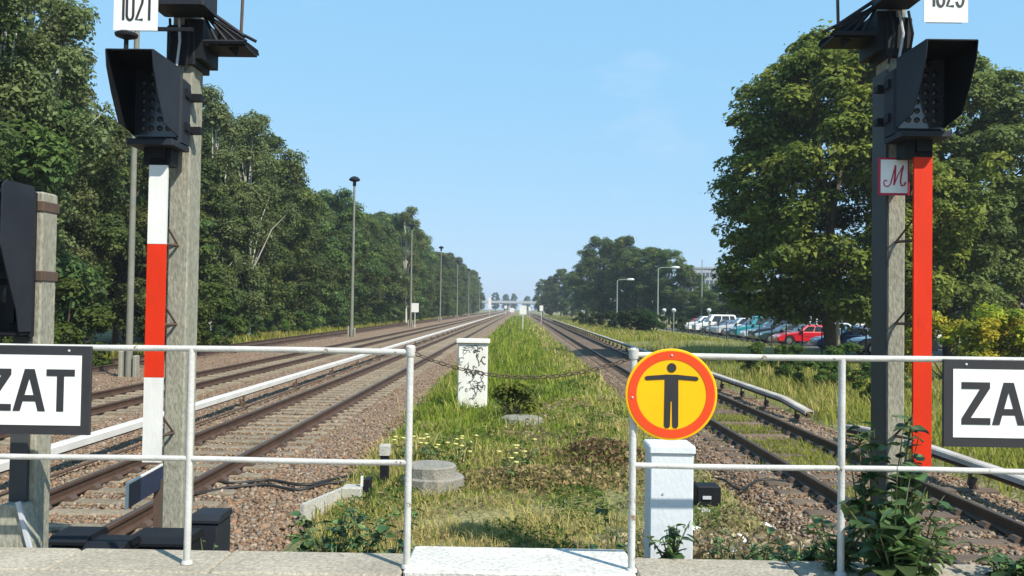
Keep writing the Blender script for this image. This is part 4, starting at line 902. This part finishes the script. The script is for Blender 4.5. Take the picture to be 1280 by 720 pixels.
for k, (px, Y) in enumerate(((830, 96), (842, 92), (886, 88), (1040, 75))):
    p = P(px, 410, Y); h_ = HZ(px, 388, Y); t = empty('globe_lamp', (p.x, Y, -.05), 'short lamp post with a pale round head at the edge of the car park', 'globe lamp', 'car park lamps'); b = MB(); b.tube([(0, 0, -.2), (0, 0, h_ - .1)], .05, 8); b.build('post', 'pole_green', t)
    b = MB(); b.lathe([(.06, -.2), (.2, -.08), (.24, .08), (.16, .22), (.03, .27)], (0, 0, h_), 12); b.build('globe', 'glass', t, smooth=True)

# small track markers
for k, (px, top, bot, Y, wd, hd, label) in enumerate(((653.5, 382, 405, 95, .75, .95, 'white square track marker on a stake where the grass strip narrows'), (676.5, 382, 399, 150, .6, .9, 'small white track marker beside the far end of the wooden sleeper track'), (518.5, 379, 407, 108, .9, 1.1, 'small white track marker at the foot of a lamp pole'),
        (612, 372, 391, 250, .8, 3.2, 'slim white post signal far down the siding'), (640, 385, 391, 330, 1.6, 1.6, 'distant white track marker between the converging tracks'), (662, 384, 393, 260, .7, 1.0, 'distant pale marker at the end of the grass strip'), (632, 382, 392, 280, .8, 1.0, 'distant white marker beside the white conductor rail'))):
    p = P(px, bot, Y); h_ = max(HZ(px, top, Y) - GZ, 1.2); t = empty('track_marker', (p.x, Y, GZ), label, 'track marker')
    b = MB(); b.tube([(0, 0, -.2), (0, 0, h_ - .05)], .045, 6); b.build('stake', 'band_white', t)
    b = MB(); b.cbox(-wd / 2, wd / 2, -.06, -.046, h_ - hd, h_, .006); b.build('plate', 'band_white', t)

# road bridge at the end of the line
t = empty('bridge', (6, 700, GZ), 'low grey road bridge spanning the tracks at the far end', 'bridge')
b = MB(); b.b2(-40, 60, 0, 9, 6.2, 7.4); b.build('deck', 'bridge', t)
b = MB(); b.b2(-40, 60, -.3, -.05, 6.4, 8.3); b.build('parapet', 'bridge', t)
for x in (-30, -14, 2, 12, 30, 50): b = MB(); b.b2(x - .6, x + .6, 1, 8, -.2, 6.19); b.build('pier', 'bridge', t)

for k in range(16):
    X = -70 + k * 9.5 + random.uniform(-2, 2); tree('deciduous_tree', VAR[k % 5], (X, 790 + random.uniform(-20, 20), GZ), random.uniform(.8, 1.05), k * 1.7, 'faint hazy tree beyond the road bridge', 'trees beyond the bridge')

# ------------------------------------------------------------------ buildings
def block(x0, x1, y0, y1, h, mat, label, nx_, nz_, side=None):
    t = empty('office_block', ((x0 + x1) / 2, y0, 0), label, 'building'); O = t.location.copy()
    b = MB(O); b.b2(x0, x1, y0, y1, -.5, h); b.build('wall', mat, t)
    b = MB(O); b.b2(x0 - .3, x1 + .3, y0 - .3, y1 + .3, h + .003, h + .6); b.build('roof', 'wall_grey', t)
    m = MB(); m.b2(-(x1 - x0) / nx_ * .36, (x1 - x0) / nx_ * .36, -.06, .1, -.75, .75); me = m.mesh('window'); me.materials.append(mt['window'])
    for i in range(nx_):
        for j in range(nz_):
            o = obj('window', me, None, t); o.location = ((x0 + (i + .5) * (x1 - x0) / nx_) - O.x, -.02, 1.9 + j * (h - 1.5) / nz_)
    m = MB(); m.b2(-.06, .1, -1.2, 1.2, -.75, .75); me = m.mesh('window'); me.materials.append(mt['window'])
    for j in range(nz_):
        for i in range(4):
            o = obj('window', me, None, t); o.location = (x0 - O.x - .02, 2 + i * (y1 - y0 - 4) / 3, 1.9 + j * (h - 1.5) / nz_)
    return t
a, c = P(861, 340, 300), P(908, 335, 300)
block(a.x, c.x, 300, 318, HZ(895, 336, 300), 'wall_grey', 'pale grey office block rising behind the trees', 9, 6)
a, c = P(908.5, 335, 300), P(921, 335, 300); block(a.x, c.x, 299, 317, HZ(915, 332, 299), 'wall_white', 'white end tower adjoining the grey office block', 2, 3)
a = P(1266, 260, 120); block(a.x, a.x + 22, 120, 140, HZ(1275, 252, 120), 'wall_grey', 'dark grey building showing past the trees by the yellow bush', 7, 5)

# ------------------------------------------------------------------ car park
b = MB(); b.b2(18.2, 42, 44, 118, -.6, .035); tag(b.build('car_park_surface', 'asphalt'), kind='structure')
PAINT = {}
def paint(col):
    if col not in PAINT: PAINT[col] = M('car_paint', col, tuple(v * .95 for v in col), 1, .3, coat=.7, spec=.5)
    return PAINT[col]
def car_parts(kind):
    """meshes of one car kind, nose to -x, standing on z=0"""
    if kind == 'suv': L_, W_, H_, hood, belt = 4.5, 1.82, 1.72, 1.02, 1.08
    elif kind == 'van': L_, W_, H_, hood, belt = 4.7, 1.88, 1.95, 1.08, 1.12
    else: L_, W_, H_, hood, belt = 4.1, 1.72, 1.45, .86, .94
    wr = .33 if kind != 'suv' else .37; wx = (-L_ / 2 + .82, L_ / 2 - .78); out = {}
    low = [(-L_ / 2 + .05, .28)]
    for x in wx:
        low += [(x + (wr + .06) * math.cos(R(a)), .30 + (wr + .07) * math.sin(R(a))) for a in range(180, -1, -30)]
    low += [(L_ / 2 - .04, .30), (L_ / 2, .55), (L_ / 2 - .03, belt - .08), (L_ / 2 - .10, belt), (-.62 if kind != 'van' else -1.0, belt), (-L_ / 2 + .35, hood - .1), (-L_ / 2 + .06, hood - .26), (-L_ / 2, .5)]
    b = MB(); n = len(low); layers = [(-W_ / 2, .965), (-W_ / 2 + .10, 1.0), (W_ / 2 - .10, 1.0), (W_ / 2, .965)]
    vs = [(x * k, yy, .55 + (z - .55) * (k if z > .6 else 1)) for yy, k in layers for x, z in low]; fs = [tuple(range(n)), tuple(range(4 * n - 1, 3 * n - 1, -1))]
    for l in range(3):
        for i in range(n): j = (i + 1) % n; fs.append((l * n + j, l * n + i, (l + 1) * n + i, (l + 1) * n + j))
    b.add(vs, fs)
    bx0, bx1 = (-.64 if kind != 'van' else -1.02), L_ / 2 - .12; tx0, tx1 = bx0 + (.72 if kind != 'van' else .5), bx1 - (.45 if kind == 'hatch' else .28)
    wb, wt = W_ / 2 - .04, W_ / 2 - .22
    bot = [(bx0, -wb, belt - .01), (bx1, -wb, belt - .01), (bx1, wb, belt - .01), (bx0, wb, belt - .01)]; top = [(tx0, -wt, H_ - .05), (tx1, -wt, H_ - .05), (tx1, wt, H_ - .05), (tx0, wt, H_ - .05)]
    rf = [(tx0 + .18, -wt + .1, H_), (tx1 - .15, -wt + .1, H_), (tx1 - .15, wt - .1, H_), (tx0 + .18, wt - .1, H_)]
    vs = bot + top + rf; fs = [(0, 1, 5, 4), (1, 2, 6, 5), (2, 3, 7, 6), (3, 0, 4, 7), (4, 5, 9, 8), (5, 6, 10, 9), (6, 7, 11, 10), (7, 4, 8, 11), (8, 9, 10, 11)]
    b.add(vs, fs); out['body'] = b.mesh('body')
    def quad_panel(a, b_, c_, d_, u0, u1, v0, v1, off):
        a, b_, c_, d_ = map(Vector, (a, b_, c_, d_)); f = lambda u, v: a.lerp(b_, u).lerp(d_.lerp(c_, u), v); nn = (b_ - a).cross(d_ - a).normalized()
        m = MB(); q = [f(u0, v0), f(u1, v0), f(u1, v1), f(u0, v1)]; m.add([p + nn * off for p in q] + [p - nn * .03 for p in q], [(0, 1, 2, 3), (7, 6, 5, 4), (0, 4, 5, 1), (1, 5, 6, 2), (2, 6, 7, 3), (3, 7, 4, 0)]); return m.mesh('window')
    W4 = []
    for (i, j, k_, l_) in ((0, 1, 5, 4), (2, 3, 7, 6)):
        flip = i == 2
        for (u0, u1) in ((.12, .42), (.45, .72), (.75, .93)): W4.append(quad_panel(vs[i], vs[j], vs[k_], vs[l_], *(((1 - u1), (1 - u0)) if flip else (u0, u1)), .10, .88, .006))
    W4.append(quad_panel(vs[3], vs[0], vs[4], vs[7], .06, .94, .08, .93, .006)); W4.append(quad_panel(vs[1], vs[2], vs[6], vs[5], .08, .92, .12, .86, .006)); out['window'] = W4
    m = MB(); m.lathe([(wr * .6, -.10), (wr * .95, -.10), (wr, -.06), (wr, .06), (wr * .95, .10), (wr * .6, .10)], (0, 0, 0), 20, 'Y'); out['tyre'] = m.mesh('tyre')
    m = MB(); m.lathe([(wr * .59, -.105), (wr * .45, -.08), (wr * .12, -.11), (wr * .12, .11), (wr * .45, .08), (wr * .59, .105)], (0, 0, 0), 14, 'Y'); out['rim'] = m.mesh('rim')
    m = MB(); m.cbox(-.03, .14, -.19, .19, -.07, .08, .02); out['lamp'] = m.mesh('headlight')
    m = MB(); m.b2(-.012, .0, -.26, .26, -.055, .055); out['plate'] = m.mesh('number_plate')
    m = MB(); m.cbox(-.10, .10, -.09, .09, -.06, .08, .03); out['mirror'] = m.mesh('mirror')
    for k_, m_ in (('tyre', 'tyre'), ('rim', 'rim'), ('lamp', 'lamp_clear'), ('plate', 'plateplate'), ('mirror', 'trim')): out[k_].materials.append(mt[m_])
    for q in W4: q.materials.append(mt['car_glass'])
    out['dim'] = (L_, W_, H_, wx, wr, belt, hood, bx0); return out
CARS = {k: car_parts(k) for k in ('hatch', 'suv', 'van')}
TAIL = CARS['hatch']['lamp'].copy(); TAIL.materials.clear(); TAIL.materials.append(mt['lamp_red'])
def car(kind, col, loc, rz, label, detail=True):
    c = CARS[kind]; L_, W_, H_, wx, wr, belt, hood, bx0 = c['dim']
    t = empty('parked_car', loc, label, 'car', 'cars in the car park'); t.rotation_euler.z = rz
    me = c['body'].copy(); me.materials.append(paint(col)); o = obj('body', me, None, t); o.modifiers.new('bevel', 'BEVEL').width = .03
    for m in c['window']: obj('window', m, None, t)
    for x in wx:
        for s in (-1, 1):
            w_ = obj('wheel', c['tyre'], None, t); w_.location = (x, s * (W_ / 2 - .12), wr); obj('rim', c['rim'], None, w_)
    for s in (-1, 1):
        o = obj('headlight', c['lamp'], None, t); o.location = (-L_ / 2 + .07, s * (W_ / 2 - .30), hood - .28)
        o = obj('tail_light', TAIL, None, t); o.location = (L_ / 2 - .10, s * (W_ / 2 - .24), belt - .16)
        o = obj('mirror', c['mirror'], None, t); o.location = (bx0 + .25, s * (W_ / 2 + .04), belt + .03)
    o = obj('number_plate', c['plate'], None, t); o.location = (-L_ / 2 - .004, 0, .52)
ROW = [(49.5, 'suv', (.018, .024, .055), 'dark navy off-road car nose in beside the brown tree trunk', 18.6), (56.5, 'hatch', (.03, .07, .20), 'blue car parked beside the red hatchback', 18.8), (62.5, 'hatch', (.55, .012, .02), 'bright red hatchback under the big tree', 18.0),
       (66.3, 'hatch', (.02, .05, .05), 'dark teal car parked next to the red hatchback', 17.8), (69.6, 'van', (.02, .03, .05), 'dark people carrier next to the dark teal car', 18.2), (73, 'hatch', (.45, .50, .55), 'silver blue hatchback behind the dark people carrier', 18.3), (76.5, 'van', (.02, .22, .26), 'turquoise van in the car row', 18.4),
       (80, 'hatch', (.04, .06, .12), 'navy hatchback between the turquoise van and a silver car', 18.6), (83.5, 'suv', (.5, .52, .55), 'silver off-road car beside the navy hatchback', 18.4), (87, 'hatch', (.10, .13, .22), 'slate blue hatchback before the white cars', 18.5), (90.5, 'hatch', (.05, .05, .055), 'black hatchback before the white cars', 18.6),
       (94, 'van', (.72, .72, .70), 'white van at the near end of the white cars', 18.5), (97.5, 'hatch', (.74, .74, .72), 'white hatchback between a white van and a white off-road car', 18.4), (101, 'suv', (.70, .70, .69), 'white off-road car beside the dark red hatchback', 18.5), (105, 'hatch', (.30, .03, .03), 'dark red hatchback at the far end of the car row', 18.6)]
for Y, k, c_, lb, nose in ROW: car(k, c_, (nose + CARS[k]['dim'][0] / 2, Y, .037), random.uniform(-.04, .04), lb)
ROW2 = [(60, 'hatch', (.6, .6, .6), 'silver hatchback in the back row behind the blue car', 27.5), (66, 'van', (.35, .08, .12), 'maroon van in the back row behind the red hatchback', 27), (72, 'hatch', (.66, .67, .68), 'pale silver hatchback in the back row', 26.8), (78, 'hatch', (.5, .55, .62), 'light blue hatchback in the back row', 26.9), (84, 'van', (.68, .7, .72), 'pale van in the back row', 27), (52, 'hatch', (.62, .62, .6), 'light grey hatchback in the back row behind the navy off-road car', 28)]
for Y, k, c_, lb, nose in ROW2: car(k, c_, (nose + CARS[k]['dim'][0] / 2, Y, .037), math.pi + random.uniform(-.04, .04), lb)
# car park fence
t = empty('fence', (17.3, 44, 0), 'thin dark post and wire fence in front of the parked cars', 'fence')
pm = MB(); pm.tube([(0, 0, -.4), (0, 0, 1.5)], .04, 6); pme = pm.mesh('post'); pme.materials.append(mt['fence'])
for k in range(22): o = obj('post', pme, None, t); o.location = (random.uniform(-.05, .05), k * 3.3, .0)
for z in (.4, .9, 1.42): b = MB(); b.tube([(0, 0, z), (0, 22 * 3.3, z)], .012, 5); b.build('wire', 'fence', t)
p = P(1047, 430, 40); t = empty('wooden_post', (p.x, 40, -.05), 'pale brown weathered wooden stake before the parked cars', 'post')
b = MB(); b.tube([(0, 0, -.3), (.02, 0, 1.0), (.0, 0, 2.0)], [.10, .09, .08], 7); b.build('shaft', 'sleeper_c', t); b = MB(); b.lathe([(.10, 0), (.06, .06), (.01, .08)], (0, 0, 2.001), 7); b.build('top', 'sleeper_c', t)

# ------------------------------------------------------------------ weeds, big-leaved climber, litter
def leaf_shape(nm, pts, fold, mat):
    """one leaf, stalk at origin, tip along +x, slightly folded along the midrib"""
    b = MB(); vs = []; n = len(pts)
    for x, w_ in pts: vs += [(x, w_, fold * w_ + .10 * x * (1 - x)), (x, 0, .14 * x * (1 - x) - .12 * x * x), (x, -w_, fold * w_ + .10 * x * (1 - x))]
    fs = []
    for i in range(n - 1):
        a = i * 3; c = a + 3; fs += [(a, a + 1, c + 1, c), (a + 1, a + 2, c + 2, c + 1)]
    me = bpy.data.meshes.new(nm); me.from_pydata(vs, [], fs); me.update(); me.polygons.foreach_set('use_smooth', [True] * len(me.polygons)); me.materials.append(mat); return me
def plain_leaf(name, col, var, trans=.25):
    m, t_, b_ = new_mat(name); N = t_.nodes.new; K = t_.links.new
    oi = N('ShaderNodeObjectInfo'); h = N('ShaderNodeHueSaturation'); h.inputs['Color'].default_value = (*col, 1)
    for sock, amp, base in (('Hue', .02, .5), ('Value', var, 1)):
        mr = N('ShaderNodeMapRange'); mr.inputs['To Min'].default_value = base - amp; mr.inputs['To Max'].default_value = base + amp; K(oi.outputs['Random'], mr.inputs['Value']); K(mr.outputs['Result'], h.inputs[sock])
    K(h.outputs['Color'], b_.inputs['Base Color']); b_.inputs['Roughness'].default_value = .5
    tr = N('ShaderNodeBsdfTranslucent'); K(h.outputs['Color'], tr.inputs['Color']); ms = N('ShaderNodeMixShader'); ms.inputs['Fac'].default_value = trans
    K(b_.outputs[0], ms.inputs[1]); K(tr.outputs[0], ms.inputs[2]); K(ms.outputs[0], t_.nodes['Material Output'].inputs['Surface']); return m
LM = plain_leaf('big_leaf', (.085, .145, .046), .35); LM2 = plain_leaf('nettle_leaf', (.105, .17, .05), .35); LM3 = plain_leaf('dark_leaf', (.042, .085, .026), .3)
HEART = leaf_shape('leaf', [(0, .01), (-.02, .22), (.08, .38), (.28, .44), (.5, .38), (.72, .24), (.9, .09), (1, .005)], .25, LM)
HEARTD = leaf_shape('leaf', [(0, .01), (-.02, .22), (.08, .38), (.28, .44), (.5, .38), (.72, .24), (.9, .09), (1, .005)], .25, LM3)
OVAL = leaf_shape('leaf', [(0, .02), (.15, .16), (.35, .22), (.6, .18), (.82, .09), (1, .004)], .35, LM2)
STEM = M('stem', (.09, .12, .04), (.12, .10, .05), 8, .7)
def plant(name, loc, h_, n_st, n_lf, size, leafs, label, seed, spread=.18, cat='plant', lean=0, low=.12, tall=.5):
    r = random.Random(seed); t = empty(name, loc, label, cat)
    ends = []
    for s in range(n_st):
        a = r.uniform(0, 6.28); sp = spread * r.uniform(.2, 1.1); hh = h_ * r.uniform(tall, 1)
        pts = [Vector((math.cos(a) * sp * u ** 1.5 + .02 * math.cos(a) + lean * u, math.sin(a) * sp * u ** 1.5 * .6 + .02 * math.sin(a), hh * u - .03)) for u in (0, .3, .6, .85, 1)]
        b = MB(); b.tube(pts, [.007, .006, .005, .004, .002], 5); b.build('stem', STEM, t); ends.append(pts)
    for k in range(n_lf):
        pts = r.choice(ends); u = r.uniform(low, 1) * (len(pts) - 1); i = min(int(u), len(pts) - 2); p = pts[i].lerp(pts[i + 1], u - i)
        o = obj('leaf', r.choice(leafs), None, t); s = size * r.uniform(.5, 1.2) * (1.1 - .4 * u / 4); o.location = p + Vector((r.uniform(-.02, .02), r.uniform(-.02, .02), 0)); o.scale = (s, s, s)
        o.rotation_euler = (r.uniform(-.5, .5), r.uniform(-.35, .7), r.uniform(0, 6.28))
    return t
p = P(1118, 690, 4.62); plant('climbing_plant', (p.x, 4.62, .955), .68, 16, 200, .13, [HEART, HEART, HEARTD], 'big leafy green climber growing over the railing by the red post', 1, .27)
p = P(1098, 690, 5.15); plant('climbing_plant', (p.x, 5.15, .3), 1.62, 14, 230, .105, [HEARTD, HEARTD, HEART], 'dark leafy climber twining up behind the railing beside the concrete mast', 2, .20, low=.5, tall=.7)
p = P(1150, 690, 4.8); plant('weed', (p.x, 4.80, .955), .36, 14, 130, .09, [OVAL, HEART], 'bushy green weed on the platform edge below the red post', 3, .24)
p = P(1255, 700, 4.75); plant('weed', (p.x, 4.75, .955), .20, 14, 110, .085, [OVAL, HEARTD], 'low green weed on the platform edge below the ZAT board by the red post', 4, .28)
p = P(1045, 690, 4.85); plant('weed', (p.x, 4.85, .955), .34, 14, 120, .09, [HEART, OVAL], 'leafy weed at the foot of the railing post by the climber', 5, .22)
p = P(838, 690, 5.1); plant('weed', (p.x, 5.10, .9), .30, 9, 80, .08, [OVAL, HEARTD], 'green weed growing against the foot of the pale grey box', 6, .14)
p = P(770, 690, 5.25); plant('weed', (p.x, 5.28, .62), .62, 9, 90, .08, [HEARTD, OVAL], 'dark weed between the white slab and the pale grey box', 7, .12)
p = P(955, 690, 5.3); plant('weed', (p.x, 5.4, .70), .38, 12, 100, .08, [OVAL, HEART], 'pale green weed beyond the platform edge among white litter', 8, .24)
p = P(1005, 700, 5.1); plant('weed', (p.x, 5.12, .80), .34, 14, 120, .085, [OVAL, HEART], 'green weed on the platform edge between the litter and the climber', 9, .24)
p = P(905, 700, 5.2); plant('weed', (p.x, 5.15, .85), .22, 10, 70, .065, [OVAL], 'small scruffy weed at the platform edge beside the pale grey box', 10, .2)
for k, (px, Y, h_) in enumerate(((415, 8.3, .50), (455, 8.1, .60), (490, 8.4, .5), (395, 8.7, .4))):
    p = P(px, 690, Y); plant('weed', (p.x, Y, GZ), h_ + .30, 10, 110, .13, [OVAL, OVAL, HEARTD], 'dark green nettle clump in the grass below the platform edge', 20 + k, .30)['group'] = 'nettles below the platform'
for k, (px, Y) in enumerate(((262, 6.0), (255, 6.1))):
    p = P(px, 680, Y); plant('weed', (p.x, Y, .1 if k else .3), .5, 6, 34, .07, [OVAL], ['thin weed in front of the dark grey equipment case', 'sparse weed beside the dark grey equipment case'][k], 30 + k, .1)
# more nettle-green patches and flowering weeds in the strip
FL = M('yellow_petal', (.75, .68, .22), rough=.6)
fm = MB(); fm.lathe([(.005, -.01), (.030, .0), (.034, .012), (.012, .016)], (0, 0, 0), 7); fme = fm.mesh('flower'); fme.materials.append(FL)
for k, (px, py, Y) in enumerate(((500, 570, 14.2), (540, 566, 13.9), (572, 572, 13.6), (585, 560, 14.6), (655, 566, 14.0), (640, 600, 12.6), (525, 562, 14.4))):
    p = P(px, py, Y); t = plant('flowering_weed', (p.x, Y, float(hgt(np.array(p.x), np.array(Y)))), .42, 7, 36, .13, [OVAL], 'green weed with pale yellow flower heads behind the concrete block', 50 + k, .22); t['group'] = 'yellow flowered weeds'
    r = random.Random(k)
    for q in range(5): o = obj('flower', fme, None, t); o.location = (r.uniform(-.2, .2), r.uniform(-.12, .12), r.uniform(.28, .48)); o.scale = (1.1,) * 3
# twiggy shrub by the chain
p = P(645, 505, 19.6); t = empty('twiggy_shrub', (p.x, 19.6, -.15), 'bushy light green shrub with bare twigs beside the white graffiti cabinet', 'shrub'); r = random.Random(77)
for k in range(26):
    a = r.uniform(0, 6.28); l = r.uniform(.3, .95); d = Vector((math.cos(a) * .7, math.sin(a) * .5, 1)).normalized(); m = d * l * .5 + Vector((r.uniform(-.1, .1), 0, 0)); b = MB(); b.tube([(0, 0, 0), m, d * l + Vector((math.cos(a) * .15, 0, -.05))], [.010, .007, .003], 4); b.build('twig', 'bark', t)
r_ = np.random.default_rng(78); bl = [(r_.normal(0, .35), r_.normal(0, .25), r_.uniform(.15, .8), .2) for _ in range(22)]
me = crown_mesh('foliage', bl, 1800, .085, [[.15, .21, .03], [.19, .25, .04], [.10, .16, .03]], r_, shell=.2); me.materials.append(mt['leaf']); obj('foliage', me, None, t)
# dead leaf heap and scrub
def heap(name, px, py, Y, rx, ry, h_, n, pal, size, seed, label):
    p = P(px, py, Y); r = np.random.default_rng(seed); z0 = float(hgt(np.array(p.x), np.array(Y)))
    u = r.normal(0, .42, (n, 2)); q = np.exp(-(u ** 2).sum(1) * 1.6); pos = np.stack([p.x + u[:, 0] * rx, Y + u[:, 1] * ry, z0 + h_ * q * r.uniform(0, 1, n) ** .6 + .02], -1)
    nr = r.normal(0, 1, (n, 3)) + np.array([0, 0, .8]); nr /= np.linalg.norm(nr, axis=1)[:, None]; V = leaf_quads(pos, nr, size * r.uniform(.5, 1.4, n), r, asp=.5); c_ = np.array(pal)[r.integers(0, len(pal), n)] * r.uniform(.7, 1.3, (n, 1))
    o = obj(name, np_mesh(name, V.reshape(-1, 3), np.arange(n * 4).reshape(-1, 4), np.repeat(c_, 4, 0)), 'leaf_flat'); tag(o, label, 'dead leaves', kind='stuff')
heap('dead_leaves', 752, 562, 14.6, 1.0, 1.3, .34, 1500, [[.20, .12, .065], [.27, .18, .10], [.14, .09, .05], [.18, .19, .05]], .10, 61, 'heap of withered reddish brown leaves on the grass strip')
heap('dead_leaves', 690, 585, 12.8, 1.8, 1.1, .18, 2200, [[.34, .26, .13], [.26, .18, .09], [.22, .19, .07]], .09, 62, 'scattered straw brown leaves in front of the reddish heap')
heap('dead_leaves', 900, 690, 9.2, 1.6, .9, .14, 1600, [[.34, .25, .15], [.42, .34, .24], [.18, .14, .08]], .09, 63, 'dry leaf litter on the bare ground beyond the platform edge')
for k, (px, py, Y, s) in enumerate(((910, 662, 9.2, .13), (925, 655, 9.4, .16), (938, 652, 9.6, .10), (963, 634, 10.3, .14), (985, 664, 9.3, .09), (965, 676, 8.9, .08), (1020, 602, 12.4, .13), (905, 640, 10, .06), (946, 655, 9.5, .12), (975, 652, 9.6, .07), (1000, 640, 10.2, .08), (890, 672, 9.0, .10), (918, 668, 9.1, .15), (930, 664, 9.2, .12), (952, 668, 9.1, .09), (1012, 668, 9.1, .08), (975, 688, 8.6, .07), (900, 655, 9.5, .1), (1225, 560, 15, .12), (1003, 655, 9.6, .09), (868, 640, 10, .08))):
    p = P(px, py, Y); r = random.Random(k); z = -.2; m = MB(); pts = []
    m2 = []
    for i in range(4):
        for j in range(3): m2.append(((i / 3 - .5) * s * 1.6, (j / 2 - .5) * s, r.uniform(0, s * .35)))
    m.add(m2 + [(a, b_, c_ + .002) for a, b_, c_ in m2], [f for i in range(3) for j in range(2) for f in ((i * 3 + j, (i + 1) * 3 + j, (i + 1) * 3 + j + 1, i * 3 + j + 1), (12 + i * 3 + j, 12 + i * 3 + j + 1, 12 + (i + 1) * 3 + j + 1, 12 + (i + 1) * 3 + j))])
    o = m.build('litter', 'paper'); o.location = (p.x, Y, float(hgt(np.array(p.x), np.array(Y))) + .05); o.rotation_euler = (r.uniform(-.3, .6), r.uniform(-.3, .3), r.uniform(0, 3)); tag(o, 'crumpled white scrap of litter on the ground beside the car park track', 'litter', 'white litter')

# ------------------------------------------------------------------ summer haze
b = MB(); b.b2(-1210, 1210, -1210, 1210, -2.0, 24); o = b.build('haze', None); tag(o, kind='stuff', label='thin summer haze over the whole place', cat='haze')
hm = bpy.data.materials.new('haze'); hm.use_nodes = True; hn = hm.node_tree; hn.nodes.remove(hn.nodes['Principled BSDF'])
pv = hn.nodes.new('ShaderNodeVolumePrincipled'); pv.inputs['Color'].default_value = (.82, .90, 1, 1); pv.inputs['Density'].default_value = .00042; pv.inputs['Anisotropy'].default_value = .2
hn.links.new(pv.outputs[0], hn.nodes['Material Output'].inputs['Volume']); o.data.materials.append(hm)
